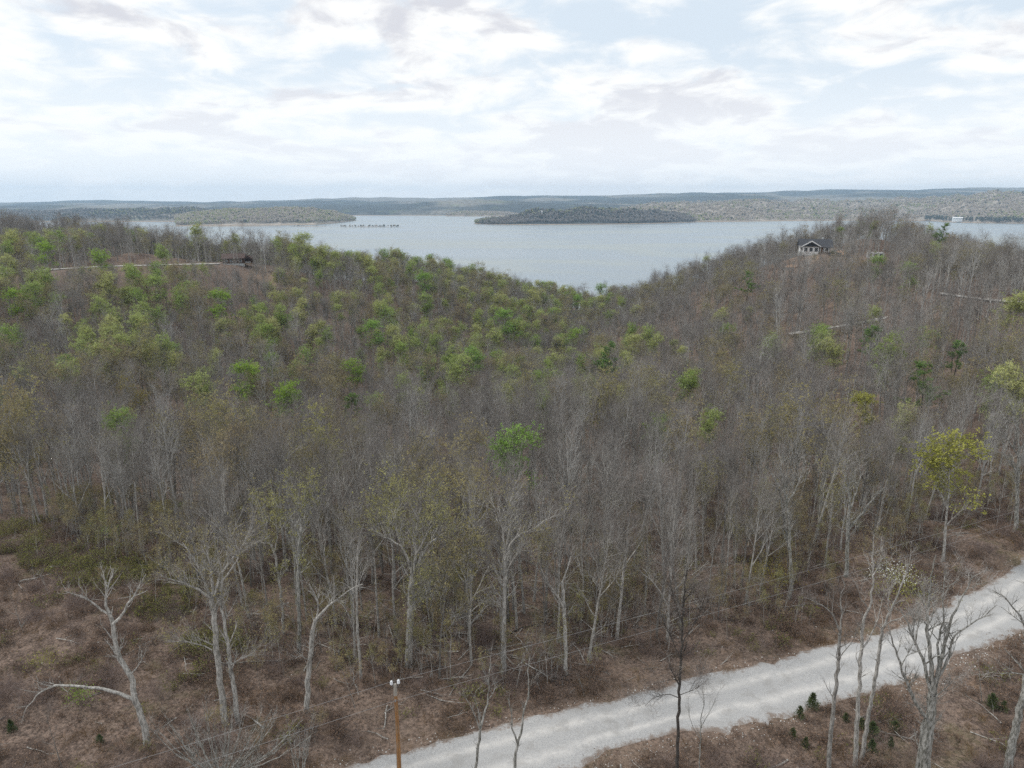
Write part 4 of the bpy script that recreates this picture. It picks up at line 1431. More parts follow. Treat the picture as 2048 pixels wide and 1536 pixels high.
def forest_points():
    r = np.random.default_rng(5)
    out = []
    # jittered grid, thinner with distance
    for y0, y1, step in ((55, 130, 3.6), (130, 230, 4.1), (230, 320, 4.3), (320, 560, 3.9)):
        xm = y1 * 0.86 + 30
        gx, gy = np.meshgrid(np.arange(-xm, xm, step), np.arange(y0, y1, step))
        x = (gx + r.uniform(-0.55, 0.55, gx.shape) * step).ravel()
        y = (gy + r.uniform(-0.55, 0.55, gy.shape) * step).ravel()
        keep = np.abs(x) < y * 0.86 + 22
        out.append(np.stack((x[keep], y[keep]), 1))
    P = np.concatenate(out)
    x, y = P.T
    keep = y > np.interp(x, FRONT[:, 0], FRONT[:, 1])
    z = ground_z(x, y)
    keep &= z > LAKE_Z + 0.7
    keep &= dist_to(x, y, ROAD_C) > 7.5
    keep &= dist_to(x, y, RIDGE_ROAD) > 3.6
    keep &= dist_to(x, y, HILL_ROAD) > 3.8
    keep &= dist_to(x, y, TRAIL) > 2.4
    # nothing but a few trees in the way of the clearings
    for c, w_, d_ in ((HOUSE, 11, 16), (CAMPER, 7, 12), (CABIN, 7, 0.5)):
        dx, dy = x - c[0], y - c[1]
        keep &= ~((np.abs(dx + dy * c[0] / c[1] * -1) < w_) & (dy < 7) & (dy > -d_))
    w = Waves(61, 30)(x, y)
    thin = np.clip(0.10 + 0.10 * w, 0, 0.4)
    # the camera looks along the ridge road through a thinner belt of trees
    rd = dist_to(x, y, RIDGE_ROAD)
    thin = np.where((rd < 22) & (y < np.interp(x, RIDGE_ROAD[:, 0], RIDGE_ROAD[:, 1])), 0.62, thin)
    keep &= r.random(len(x)) > thin
    x, y, z = x[keep], y[keep], z[keep]
    k = ~near_any(x, y, taken, 2.6)
    return x[k], y[k], z[k], r


fx, fy, fz, fr = forest_points()


def green_weight(x, y):
    """share of trees in leaf: the cool slope left of the cove, thinning out to the right and the front"""
    p = to_px(np.stack((x, y, ground_z(x, y) + 11), 1))
    u, v = p[:, 0], p[:, 1]
    band = np.exp(-((v - (590 + 0.07 * (u - 500))) / 135.0) ** 2) * np.clip((1300 - u) / 380, 0, 1) * np.clip((u + 150) / 200, 0.2, 1) * np.clip((v - 462) / 60, 0.06, 1)
    w = Waves(71, 38)(x, y) * 0.5 + 0.5
    return np.clip(0.36 * band * (0.3 + 1.0 * w) + 0.012 + 0.02 * (v > 600) * (v < 820), 0, 0.75), u, v


gw, fu, fv = green_weight(fx, fy)
budw = np.clip(0.13 + 0.22 * Waves(72, 45)(fx, fy) + 0.22 * gw / 0.4, 0.03, 0.65) * np.where(fu > 1250, 0.75, 1.0) * np.clip((fv - 440) / 70, 0.25, 1)
dice = fr.random(len(fx))
kind_i = np.where((dice < gw) & (fy > 105), 2, np.where(fr.random(len(fx)) < budw, 1, 0))
hgt = np.clip(fr.normal(15.0, 2.9, len(fx)), 7.5, 20.5)
hgt = np.where(kind_i == 2, np.clip(hgt * 0.92, 9, 17), hgt)
hgt *= 1.0 - np.where(kind_i == 2, 0.12, 0.22) * np.clip((fy - 130) / 110, 0, 1)


def open_view(p, half, miss):
    """clear the slope in front of a thing: trees there are felled or young"""
    global hgt
    for i in np.nonzero((fy < p[1] - 1) & (fy > p[1] - 70) & (np.abs(fx - p[0] * fy / p[1]) < half * fy / p[1] + 1.5))[0]:
        if fr.random() < miss:
            continue
        top = CAM_Z + (p[2] - CAM_Z) * fy[i] / p[1]
        hgt[i] = min(hgt[i], top - fz[i])


for (x, y), ft in zip(taken[:len(FEATURES)], FEATURES):
    open_view((x, y, float(ground_z(x, y)) + 0.45 * ft[4]), 2.6, 0.1)
open_view((HOUSE[0], HOUSE[1], HOUSE[2] - 0.7), 9, 0.14)
open_view((CAMPER[0], CAMPER[1], CAMPER[2] + 0.3), 6, 0.2)
for ln, ms in ((RIDGE_ROAD, 0.22), (HILL_ROAD, 0.68), (TRAIL, 0.85)):
    for q in resample(ln, 7.0):
        open_view((q[0], q[1], float(ground_z(q[0], q[1]))), 3.6, ms)
keep = hgt > 4.0
fx, fy, fz, fu, fv, gw, kind_i, hgt = (a_[keep] for a_ in (fx, fy, fz, fu, fv, gw, kind_i, hgt))
KN = ('bare_tree', 'budding_tree', 'leafy_tree')
QUOTA = (285, 150, 120)
LOOK = {0: ('tall bare tree', 'bare grey tree', 'short bare tree'), 1: ('tall budding tree', 'olive budding tree', 'short budding tree'), 2: ('tall green tree', 'green leafy tree', 'short green tree')}
GROUPN = ('bare trees of the wood', 'trees coming into bud', 'trees in fresh green leaf')
single = np.zeros(len(fx), bool)
inside = (fu > -10) & (fu < 2058) & (fv > 380)
for k in range(3):
    c = np.nonzero((kind_i == k) & inside)[0]
    c = c[np.argsort(fy[c] / hgt[c])][:QUOTA[k]]
    single[c] = True
for i in np.nonzero(single)[0]:
    k = int(kind_i[i])
    o = put_tree(KN[k], int(fr.integers(0, 11)), fx[i], fy[i], hgt[i], fr.uniform(0, 6.28), None, fr.uniform(0.88, 1.12) * (1 + (0.30, 0.30, 0.16)[k] * np.clip((fy[i] - 100) / 120, 0, 1)))
    o['group'] = GROUPN[k]
    o['category'] = 'tree'
    look = LOOK[k][0 if hgt[i] > 17 else (2 if hgt[i] < 13 else 1)]
    ALL.append((o, fx[i], fy[i], look))

ORD = ('', 'second ', 'third ', 'fourth ', 'fifth ', 'sixth ', 'seventh ', 'eighth ', 'ninth ', 'tenth ', 'eleventh ', 'twelfth ', 'thirteenth ', 'fourteenth ', 'fifteenth ', 'sixteenth ',
       'seventeenth ', 'eighteenth ', 'nineteenth ', 'twentieth ') + tuple('twenty-%s ' % q for q in ('first', 'second', 'third', 'fourth', 'fifth', 'sixth', 'seventh', 'eighth', 'ninth')) + ('thirtieth ',) + tuple('thirty-%s ' % q for q in ('first', 'second', 'third', 'fourth', 'fifth', 'sixth', 'seventh', 'eighth', 'ninth'))


def label_all():
    mk = np.array([(a, b) for a, b, _ in MARKS])
    per = {}
    for o, x, y, look in ALL:
        d = np.hypot(mk[:, 0] - x, mk[:, 1] - y)
        for j in np.argsort(d)[:1]:
            dx, dy = x - mk[j, 0], y - mk[j, 1]
            # seen from the camera: along the line of sight or across it
            s = np.hypot(*mk[j])
            along = (dx * mk[j, 0] + dy * mk[j, 1]) / s
            across = (dx * mk[j, 1] - dy * mk[j, 0]) / s
            side = ('behind' if along > 0 else 'before') if abs(along) > abs(across) else ('right of' if across > 0 else 'left of')
            per.setdefault((j, side, look), []).append((d[j], o))
    for (j, side, look), lst in per.items():
        lst.sort(key=lambda q: q[0])
        for n, (_, o) in enumerate(lst):
            o['label'] = '%s, %snearest %s the %s' % (look, ORD[min(n, len(ORD) - 1)], side, MARKS[j][2])


label_all()

FORMS = {k: protos(k + '_forms', [q[2] for q in TREES[k]]) for k in KN}
STUFF_LABEL = ('mass of bare grey trees filling the hollow and both ridges', 'olive tinted budding trees mixed through the far wood', 'fresh green trees massed on the left slope')
for k in range(3):
    c = np.nonzero((kind_i == k) & ~single)[0]
    nf = len(TREES[KN[k]])
    pick = fr.integers(0, nf, len(c))
    h0 = np.array([q[3] for q in TREES[KN[k]]])[pick]
    s = hgt[c] / h0
    sx = s * fr.uniform(0.92, 1.2, len(c)) * (1 + (0.30, 0.30, 0.16)[k] * np.clip((fy[c] - 100) / 120, 0, 1))
    scatter(('bare_wood', 'budding_wood', 'leafy_wood')[k], FORMS[KN[k]], nf, np.stack((fx[c], fy[c], fz[c] - 0.15), 1), np.stack((sx, sx, s), 1), STUFF_LABEL[k], 'wood', fr, 0.05, None, pick)


# ------------------------------------------------------------------ understorey, brush, grass and stones
def brush_form(seed, n, h, lean, w, leaf=0, leaf_s=0.08, sub=3):
    r = np.random.default_rng(seed)
    g = Geo()
    base = np.concatenate((r.normal(0, 0.22 * h, (n, 2)), np.zeros((n, 1))), 1)
    d = norm(np.concatenate((r.normal(0, lean, (n, 2)), np.ones((n, 1))), 1))
    L = h * r.uniform(0.5, 1.15, n)
    s = np.linspace(0, 1, 4)[None, :, None]
    droop = np.concatenate((d[:, :2], np.full((n, 1), -0.4)), 1)[:, None]
    P = base[:, None] + L[:, None, None] * (d[:, None] * s + droop * s ** 2 * 0.35) + r.normal(0, 0.03 * h, (n, 4, 3)) * s
    R = np.repeat((w * r.uniform(0.7, 1.3, n))[:, None], 4, 1) * np.array([[1, 0.8, 0.6, 0.3]])
    V, F = tubes(P, R, 3)
    g.add(V, F, 0)
    p, dd, l, ww = twigs_on(P, R, sub, 0.3 * h, r, 0.2, w * 0.7)
    V, F = cones(p, dd, l, ww)
    g.add(V, F, 0)
    if leaf:
        t = p + dd * (l * r.uniform(0.2, 1, len(l)))[:, None]
        V, F = leaves(t[r.integers(0, len(t), leaf)] + r.normal(0, 0.05, (leaf, 3)), leaf_s, r)
        g.add(V, F, 1)
    return g


def grass_form(seed, n=46, h=0.6):
    r = np.random.default_rng(seed)
    b = np.concatenate((r.normal(0, 0.28, (n, 2)), np.zeros((n, 1))), 1)
    d = norm(np.concatenate((r.normal(0, 0.45, (n, 2)), np.ones((n, 1))), 1))
    V, F = cones(b, d, h * r.uniform(0.5, 1.2, n), np.full(n, 0.012))
    return Geo().add(V, F, 0)


dry = protos('dry_brush_forms', [brush_form(600 + i, 26, 1.3, 0.45, 0.007, 160, 0.09).mesh('brush', [M['twig_brown'], M['dead_leaf']], False) for i in range(4)])
grn = protos('bramble_forms', [brush_form(620 + i, 34, 1.2, 0.5, 0.007, 190, 0.10).mesh('bramble', [M['twig_brown'], M['bramble']], False) for i in range(3)])
tuf = protos('grass_forms', [grass_form(640 + i).mesh('tuft', [M['straw']], False) for i in range(4)])
sap = protos('sapling_forms', [make_tree(660 + i, 6.0, 0.045, 0.25, 7, 0.6, 0.26, 0.08, 'vase', 0.6, 0.007, n2=4, n3=2, bud=(0, 250, 500)[i]) for i in range(3)] and
             [Geo().merge(T.trunk).merge(T.crown, [1, 2, 0]).mesh('sapling', [M['bark_grey'], M['twig_brown'], M['bud']], False)
              for T in [make_tree(660 + i, 6.0, 0.045, 0.25, 7, 0.6, 0.26, 0.08, 'vase', 0.6, 0.007, n2=4, n3=2, bud=(0, 250, 500)[i], bud_s=0.12) for i in range(3)]])


def sprinkle(n, box, fn, seed):
    r = np.random.default_rng(seed)
    x, y = r.uniform(box[0], box[1], n), r.uniform(box[2], box[3], n)
    k = (r.random(n) < fn(x, y)) & (np.abs(x) < y * 0.86 + 12)
    x, y = x[k], y[k]
    return np.stack((x, y, ground_z(x, y) - 0.05), 1), r


def off_road(x, y, d=4.2):
    return dist_to(x, y, ROAD_C) > d


wv1, wv2, wv3 = Waves(81, 14), Waves(82, 11), Waves(83, 8)
front = lambda x: np.interp(x, FRONT[:, 0], FRONT[:, 1])
P, r_ = sprinkle(15000, (-75, 85, 36, 118), lambda x, y: off_road(x, y) * np.clip(0.55 + 0.35 * wv1(x, y), 0, 1) * np.where(y < front(x) + 3, 1.0, 0.55), 91)
scatter('dry_brush', dry, 4, P, r_.uniform(0.45, 1.25, len(P)), 'brown leafless brush and briars covering the clearing', 'brush', r_, 0.15)
thk = protos('thicket_forms', [brush_form(630 + i, 55, 2.1, 0.33, 0.0085, (0, 120, 0)[i], 0.09, 6).mesh('thicket', [M['twig_briar'], M['dead_leaf']], False) for i in range(3)])
P, r_ = sprinkle(4200, (-75, 90, 36, 112), lambda x, y: off_road(x, y, 5.0) * np.clip(0.16 + 0.45 * Waves(84, 9)(x, y), 0, 1) * np.where(x < -20, 1.0, 0.6), 99)
scatter('briar_thicket', thk, 3, P, r_.uniform(0.45, 1.05, len(P)), 'purplish brown leafless thickets scattered over the clearing', 'thicket', r_, 0.12)
P, r_ = sprinkle(9000, (-85, -15, 62, 106), lambda x, y: np.exp(-((y - front(x) + 4.0) / 4.5) ** 2) * np.clip(0.45 + 0.5 * wv2(x, y), 0, 1) * np.where(x > -28, 0.25, 1.0), 100)
scatter('brow_brambles', grn, 3, P, r_.uniform(0.5, 1.4, len(P)), 'olive green bramble bank along the brow at the left', 'brambles', r_, 0.12)
P, r_ = sprinkle(5200, (-75, 85, 36, 118), lambda x, y: off_road(x, y, 4.6) * np.clip(0.10 + 0.35 * wv2(x, y), 0, 1) * 0.55, 92)
scatter('brambles', grn, 3, P, r_.uniform(0.5, 1.3, len(P)), 'low olive green brambles along the brow and the verges', 'brambles', r_, 0.12)
P, r_ = sprinkle(9000, (-75, 85, 36, 110), lambda x, y: off_road(x, y, 3.6) * np.clip(0.18 + 0.42 * wv3(x, y), 0, 1) * np.where(y < front(x), 1.0, 0.3), 93)
scatter('dry_grass', tuf, 4, P, r_.uniform(0.5, 1.3, len(P)), 'tan dry grass tufts over the clearing and the road verge', 'grass', r_, 0.12)
P, r_ = sprinkle(9000, (-72, 80, 47, 112), lambda x, y: off_road(x, y, 6.5) * np.exp(-np.clip((front(x) + 2 - y) / 5.0, 0, 9) ** 2) * np.clip(0.50 + 0.35 * wv1(x, y), 0, 1) * np.clip((front(x) + 26 - y) / 10, 0.15, 1), 101)
scatter('edge_saplings', sap, 3, P, r_.uniform(0.30, 0.95, len(P)), 'thin brushy saplings crowding the front edge of the wood', 'undergrowth', r_, 0.12)
P, r_ = sprinkle(8000, (-260, 240, 42, 300), lambda x, y: np.where(y > front(x) - 1, np.clip(1.3 - y / 200, 0.25, 1), 0.42) * (y > 46) * (ground_z(x, y) > LAKE_Z + 1) * np.clip(0.5 + 0.3 * wv1(x, y), 0, 1) * off_road(x, y, 7) * (dist_to(x, y, RIDGE_ROAD) > 4) * (dist_to(x, y, HILL_ROAD) > 4), 94)
scatter('understorey', sap, 3, P, r_.uniform(0.45, 1.15, len(P)), 'thin bare saplings under and between the trees', 'undergrowth', r_, 0.1)


def stick_form(seed):
    r = np.random.default_rng(seed)
    s = np.linspace(0, 1, 6)
    P = np.stack(((s - 0.5) * 2.4, np.cumsum(r.normal(0, 0.06, 6)), 0.05 + np.abs(np.cumsum(r.normal(0, 0.03, 6)))), 1)
    g = Geo().tube(P, np.linspace(0.045, 0.012, 6), 4)
    Q, R = children_of(P[None], np.full((1, 6), 0.03), np.array([4]), 0.2, 1.0, (0.9, 0.5), 0.7, 0.1, 3, r, 0.5, 0.3, 0.1)
    V, F = tubes(Q, R, 3)
    return g.add(V, F)


stk = protos('stick_forms', [stick_form(690 + i).mesh('stick', [M['bark_grey']], False) for i in range(4)])
P, r_ = sprinkle(3600, (-75, 85, 38, 130), lambda x, y: off_road(x, y, 4.5) * np.where(y > front(x) - 3, 0.75, 0.22), 95)
scatter('fallen_branches', stk, 4, P + np.array((0, 0, 0.06)), r_.uniform(0.5, 1.7, len(P)), 'grey fallen branches littering the woodland floor', 'fallen branches', r_, 0.08)


def stone_form(seed):
    r = np.random.default_rng(seed)
    ph = (1 + 5 ** 0.5) / 2
    V = np.array([(-1, ph, 0), (1, ph, 0), (-1, -ph, 0), (1, -ph, 0), (0, -1, ph), (0, 1, ph), (0, -1, -ph), (0, 1, -ph), (ph, 0, -1), (ph, 0, 1), (-ph, 0, -1), (-ph, 0, 1)], float)
    V = norm(V) * r.uniform(0.7, 1.2, (12, 1)) * np.array((1, 0.8, 0.6))
    F = [(0, 11, 5), (0, 5, 1), (0, 1, 7), (0, 7, 10), (0, 10, 11), (1, 5, 9), (5, 11, 4), (11, 10, 2), (10, 7, 6), (7, 1, 8), (3, 9, 4), (3, 4, 2), (3, 2, 6), (3, 6, 8), (3, 8, 9), (4, 9, 5), (2, 4, 11), (6, 2, 10), (8, 6, 7), (9, 8, 1)]
    return Geo().add(V, F, 0)


M['stone'] = mat_plain('white_limestone', (0.62, 0.61, 0.58), 0.9, 0.25, 2.0)
M['earth_stone'] = mat_plain('stained_stone', (0.36, 0.30, 0.25), 0.95, 0.3, 2.0)
st = protos('stone_forms', [stone_form(700 + i).mesh('stone', [M['stone'] if i < 4 else M['earth_stone']], False) for i in range(6)])
r_ = np.random.default_rng(96)
n = 5200
i_ = r_.integers(0, len(ROAD_F), n)
t_ = norm(np.gradient(ROAD_F, axis=0))
nr = np.stack((t_[:, 1], -t_[:, 0]), 1)
side = np.where(r_.random(n) < 0.78, 1, -1)
off = np.where(side > 0, np.abs(r_.normal(0, 1.0, n)) + 3.3, np.abs(r_.normal(0, 0.35, n)) + 3.5)
q = ROAD_F[i_] + r_.uniform(-0.5, 0.5, (n, 2)) + nr[i_] * (off * side)[:, None]
k_ = (Waves(97, 9)(q[:, 0], q[:, 1]) > -0.6) | (side < 0)
q = q[k_]
scatter('loose_stones', st, 6, np.stack((q[:, 0], q[:, 1], ground_z(q[:, 0], q[:, 1]) + 0.02), 1), r_.uniform(0.025, 0.075, len(q)) * r_.uniform(0.6, 1.3, len(q)), 'white limestone rubble spilled along the road edge', 'rubble', r_, 0.6)
P, r_ = sprinkle(1500, (-60, 60, 40, 80), lambda x, y: off_road(x, y, 4) * np.clip(wv2(x, y) * 0.5, 0, 1), 98)
scatter('field_stones', st, 6, P, r_.uniform(0.04, 0.16, len(P)), 'scattered pale field stones in the leaf litter', 'stones', r_, 0.6, None, r_.integers(3, 6, len(P)))


# ------------------------------------------------------------------ far trees
def puff_form(seed, H=13.0):
    """a far tree: short trunk and a rough crown of leaf and twig shards"""
    r = np.random.default_rng(seed)
    g = Geo()
    g.tube([(0, 0, -1), (0.1, 0, H * 0.4), (0, 0.1, H * 0.8)], [0.3, 0.2, 0.1], 4, 0)
    n = 260
    d = norm(r.normal(size=(n, 3)))
    p = d * np.array((0.30, 0.30, 0.36)) * H * r.uniform(0.55, 1.0, (n, 1)) + np.array((0, 0, H * 0.62))
    V, F = leaves(p, H * 0.12, r)
    g.add(V, F, 0)
    return g


def mat_far(name, a, b_, dark):
    m, nt, b = new_mat(name)
    oi = nt.nodes.new('ShaderNodeObjectInfo')
    c = mix_n(nt, oi.outputs['Random'], a, b_)
    nt.links.new(c, b.inputs['Base Color'])
    b.inputs['Roughness'].default_value = 1.0
    return m


fm = [mat_far('far_bare_crowns', (0.50, 0.445, 0.38), (0.60, 0.535, 0.45), 0), mat_far('far_green_crowns', (0.42, 0.45, 0.20), (0.48, 0.48, 0.28), 0), mat_far('far_pine_crowns', (0.10, 0.115, 0.095), (0.14, 0.155, 0.115), 0), mat_far('far_dark_crowns', (0.28, 0.255, 0.235), (0.37, 0.335, 0.30), 0)]  # far bare crowns are this pale because sunlight is put into their colour
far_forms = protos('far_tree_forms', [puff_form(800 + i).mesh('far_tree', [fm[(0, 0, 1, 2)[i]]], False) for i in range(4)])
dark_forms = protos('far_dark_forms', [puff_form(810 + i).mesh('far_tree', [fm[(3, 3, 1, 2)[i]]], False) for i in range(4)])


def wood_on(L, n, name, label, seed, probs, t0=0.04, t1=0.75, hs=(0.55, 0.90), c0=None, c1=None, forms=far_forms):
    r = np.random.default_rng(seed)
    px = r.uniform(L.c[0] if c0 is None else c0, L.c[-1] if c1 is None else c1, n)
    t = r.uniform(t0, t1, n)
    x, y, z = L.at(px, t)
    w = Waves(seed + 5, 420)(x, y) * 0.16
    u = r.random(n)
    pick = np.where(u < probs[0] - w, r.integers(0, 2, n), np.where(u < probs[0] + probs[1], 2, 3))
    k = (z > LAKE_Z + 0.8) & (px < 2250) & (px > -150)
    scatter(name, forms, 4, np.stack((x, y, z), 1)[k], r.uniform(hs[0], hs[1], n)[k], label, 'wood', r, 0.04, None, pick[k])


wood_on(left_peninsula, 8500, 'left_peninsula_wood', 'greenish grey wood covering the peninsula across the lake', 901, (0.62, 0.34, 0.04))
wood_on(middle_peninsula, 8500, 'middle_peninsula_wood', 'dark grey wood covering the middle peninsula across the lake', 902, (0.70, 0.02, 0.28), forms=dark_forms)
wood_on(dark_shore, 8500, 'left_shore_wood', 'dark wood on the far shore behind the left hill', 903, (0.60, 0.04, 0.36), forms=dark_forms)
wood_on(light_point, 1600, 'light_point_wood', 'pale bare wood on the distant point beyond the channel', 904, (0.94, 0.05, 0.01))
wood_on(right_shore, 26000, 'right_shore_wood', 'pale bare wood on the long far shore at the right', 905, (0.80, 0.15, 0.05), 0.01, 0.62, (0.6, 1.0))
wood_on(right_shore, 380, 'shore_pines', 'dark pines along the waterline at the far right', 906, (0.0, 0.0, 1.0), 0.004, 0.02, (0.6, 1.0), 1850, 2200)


def islet_trees():
    r = np.random.default_rng(910)
    Ps, Sc = [], []
    for L_, n_, s_ in zip(islets, (70, 34, 80), (0.16, 0.22, 0.42)):
        px = r.uniform(L_.c[0] + 2, L_.c[-1] - 2, n_)
        x, y, z = L_.at(px, r.uniform(0.2, 0.8, n_))
        Ps.append(np.stack((x, y, np.maximum(z, LAKE_Z)), 1))
        Sc.append(r.uniform(0.5, 1.25, n_) * s_)
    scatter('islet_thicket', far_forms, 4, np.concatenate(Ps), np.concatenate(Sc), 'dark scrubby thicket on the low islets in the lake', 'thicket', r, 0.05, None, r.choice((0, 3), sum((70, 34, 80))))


islet_trees()

# ------------------------------------------------------------------ small near things
def mat_pole():
    m, nt, b = new_mat('weathered_pole_wood')
    f = noise_n(nt, coords(nt, 'Object', (22, 22, 0.8)), 1.0, 6, 0.7)
    c = mix_n(nt, ramp_n(nt, f, 0.3, 0.7), (0.17, 0.085, 0.036), (0.43, 0.225, 0.092))
    g = noise_n(nt, coords(nt, 'Object', (2, 2, 0.7)), 1.0, 5, 0.6)
    c = mix_n(nt, math_n(nt, 'MULTIPLY', ramp_n(nt, g, 0.48, 0.66), 0.6), c, (0.26, 0.21, 0.16))
    nt.links.new(c, b.inputs['Base Color'])
    bump(nt, b, f, 0.6, 0.02)
    return m


M['pole_wood'] = mat_pole()
M['pole_grey'] = mat_plain('grey_pole_top', (0.33, 0.30, 0.26), 0.85, 0.2, 5.0)
M['porcelain'] = mat_plain('white_porcelain', (0.78, 0.80, 0.82), 0.2, 0.05, 5.0, spec=0.5)
M['steel'] = mat_plain('galvanised_steel', (0.35, 0.36, 0.37), 0.45, 0.15, 5.0, 0.6)
M['wire'] = mat_plain('aluminium_wire', (0.36, 0.36, 0.36), 0.5, 0.1, 1.0, 0.2)


def utility_pole():
    top = px_at(790, 1368, 47.3)
    z0 = float(ground_z(top[0], 47.3))
    o = empty('utility_pole', (top[0], 47.3, z0))
    H = top[2] - z0
    n = 12
    s = np.linspace(0, 1, n)
    P = np.stack((0.03 * np.sin(s * 3), 0.0 * s, -0.8 + (H - 1.0 + 0.8) * s), 1)
    g = Geo().tube(P, 0.185 - 0.045 * s, 14)
    link('post', g.mesh('post', [M['pole_wood']]), o)
    x1, z1 = P[-1, 0], P[-1, 2]
    g = Geo().lathe([(0.1401, 0), (0.137, 0.5), (0.133, 0.97), (0.10, 1.02), (0.0, 1.03)], 14, (x1, 0, z1))
    link('weathered_top', g.mesh('weathered_top', [M['pole_grey']]), o)
    d = norm(np.array((-1.0, -0.465, 0.0)))
    nn = np.array((d[1], -d[0], 0))
    for sgn in (-1, 1):
        c = np.array((x1, 0, z1)) + nn * 0.0 + np.array((sgn * 0.27, 0, 0.98 + 0.05 * sgn))
        a = np.array((x1 + sgn * 0.10, 0, z1 + 0.72))
        br = link('bracket', Geo().tube([a, a + np.array((sgn * 0.10, 0, 0.05)), c + np.array((0, 0, 0.0)), c + np.array((0, 0, 0.12))], [0.02] * 4, 6).mesh('bracket', [M['steel']]), o)
        prof = [(0.0, 0.0), (0.08, 0.01), (0.12, 0.06), (0.125, 0.10), (0.09, 0.13), (0.12, 0.16), (0.12, 0.20), (0.085, 0.23), (0.10, 0.27), (0.09, 0.32), (0.05, 0.36), (0.0, 0.37)]
        link('insulator', Geo().lathe(prof, 14, c).mesh('insulator', [M['porcelain']]), o)
    gw_ = np.stack((np.full(14, x1 - 0.135) - 0.045 * np.linspace(1, 0, 14), np.full(14, -0.06), np.linspace(-0.5, z1 + 0.3, 14)), 1)
    link('ground_wire', Geo().tube(gw_, np.full(14, 0.012), 5).mesh('ground_wire', [M['steel']]), o)
    link('wire_clamp', Geo().box(x1 - 0.06, x1 + 0.06, -0.24, -0.13, z1 - 0.45, z1 - 0.28).mesh('wire_clamp', [M['steel']], False), o)
    tag(o, 'brown wooden utility pole with two white insulators at its top', 'utility pole')
    # two lines that run past the pole, parallel to the road
    for dz, dy, lab in ((0.30, 0.0, 'upper overhead wire over the clearing, meeting the pole at its insulators'), (-1.35, -0.19, 'lower overhead wire over the clearing, clamped below the pole top')):
        s = np.linspace(-62, 150, 70)
        span = np.where(s < 0, (s % 62) / 62.0, (s % 150) / 150.0)
        sag = -np.where(s < 0, 0.6, 1.2) * 4 * span * (1 - span)
        slope = np.where(s > 0, 0.004 * s, 0.0)
        P = np.stack((top[0] - d[0] * s, 47.3 + dy - d[1] * s, top[2] + dz + sag + slope), 1)
        w = Geo().tube(P, np.full(len(P), 0.0095), 5)
        tag(link('overhead_wire', w.mesh('overhead_wire', [M['wire']])), lab, 'wire', 'overhead wires')


utility_pole()


def cedar_form(seed, H=1.7):
    r = np.random.default_rng(seed)
    t = Geo().tube([(0, 0, -0.1), (0.02, 0, H * 0.5), (0, 0.02, H * 0.95)], [0.05, 0.03, 0.01], 6)
    n = 900
    h = r.uniform(0.04, 1.0, n)
    a = r.uniform(0, 2 * PI, n)
    lob = 0.75 + 0.35 * np.sin(a * 3 + seed) + 0.3 * np.sin(h * 11 + a * 2)
    rr_ = (1 - h) ** 0.6 * 0.42 * H * lob * np.sqrt(r.uniform(0.1, 1, n))
    p = np.stack((np.cos(a) * rr_, np.sin(a) * rr_, h * H), 1)
    d = norm(np.stack((np.cos(a) * 0.7, np.sin(a) * 0.7, np.full(n, 0.8)), 1) + r.normal(0, 0.3, (n, 3)))
    V, F = cones(p, d, r.uniform(0.12, 0.26, n), r.uniform(0.018, 0.035, n))
    c = Geo().add(V, F, 0)
    return t.mesh('trunk', [M['bark_dark']]), c.mesh('crown', [M['cedar']], False)


CED = [cedar_form(31 + i) for i in range(3)]
for i, (px, py, s, lab) in enumerate([
        (1598, 1435, 1.15, 'dark cedar bush beside the road, left of a close pair'), (1623, 1414, 1.05, 'dark cedar bush at the road edge, right of a close pair'),
        (1585, 1468, 0.65, 'small dark cedar below the close pair by the road'), (1610, 1490, 0.75, 'small cedar at the foot of the leftmost roadside clump tree'),
        (1742, 1470, 1.2, 'largest dark cedar right of the roadside clump stems'), (1722, 1450, 0.85, 'dark cedar between the roadside clump stems'),
        (1788, 1458, 0.95, 'narrow dark cedar left of the big pale tree'), (1742, 1497, 0.8, 'low cedar below the largest cedar'), (1780, 1488, 0.7, 'small cedar below the narrow dark cedar'),
        (1982, 1408, 1.05, 'dark cedar bush right of the big pale tree'), (2006, 1415, 0.8, 'small cedar right beside the dark cedar near the right edge'),
        (1690, 1440, 0.7, 'small olive cedar behind the roadside clump'), (201, 1478, 0.7, 'small dark cedar near the leaning tree base, left side'), (24, 1458, 0.8, 'small green cedar at the lower left edge')]):
    p = on_ground(px, py + 8)
    s *= 0.8
    o = empty('cedar_bush', (p[0], p[1], float(ground_z(p[0], p[1]))), i * 1.3)
    o.scale = (s * (0.8 + 0.45 * ((i * 7) % 5) / 4), s * (0.8 + 0.4 * ((i * 3) % 4) / 3), s * (0.8 + 0.35 * ((i * 5) % 6) / 5))
    link('trunk', CED[i % 3][0], o)
    link('crown', CED[i % 3][1], o)
    tag(o, lab, 'cedar', 'young cedars by the road')


def small_shrub(px, py, h, leafm, n, lab, leaf_s, seed, extra=None):
    p = on_ground(px, py)
    r = np.random.default_rng(seed)
    g = brush_form(seed, 16, h, 0.38, 0.012, 0, 0, 5)
    o = empty('leafy_shrub', (p[0], p[1], float(ground_z(p[0], p[1]))))
    link('stems', g.mesh('stems', [M['twig_brown']], False), o)
    c = r.normal(0, 1, (n, 3)) * np.array((0.36, 0.36, 0.24)) * h + np.array((0, 0, h * 0.72))
    V, F = leaves(c, leaf_s, r)
    link('foliage', Geo().add(V, F).mesh('foliage', [leafm], False), o)
    if extra:
        k = n // 3
        c = r.normal(0, 1, (k, 3)) * np.array((0.30, 0.30, 0.12)) * h + np.array((-0.25 * h, 0, h * 1.05))
        V, F = leaves(c, leaf_s, r)
        link('blossom', Geo().add(V, F).mesh('blossom', [extra], False), o)
    tag(o, lab, 'shrub', 'shrubs in young leaf')


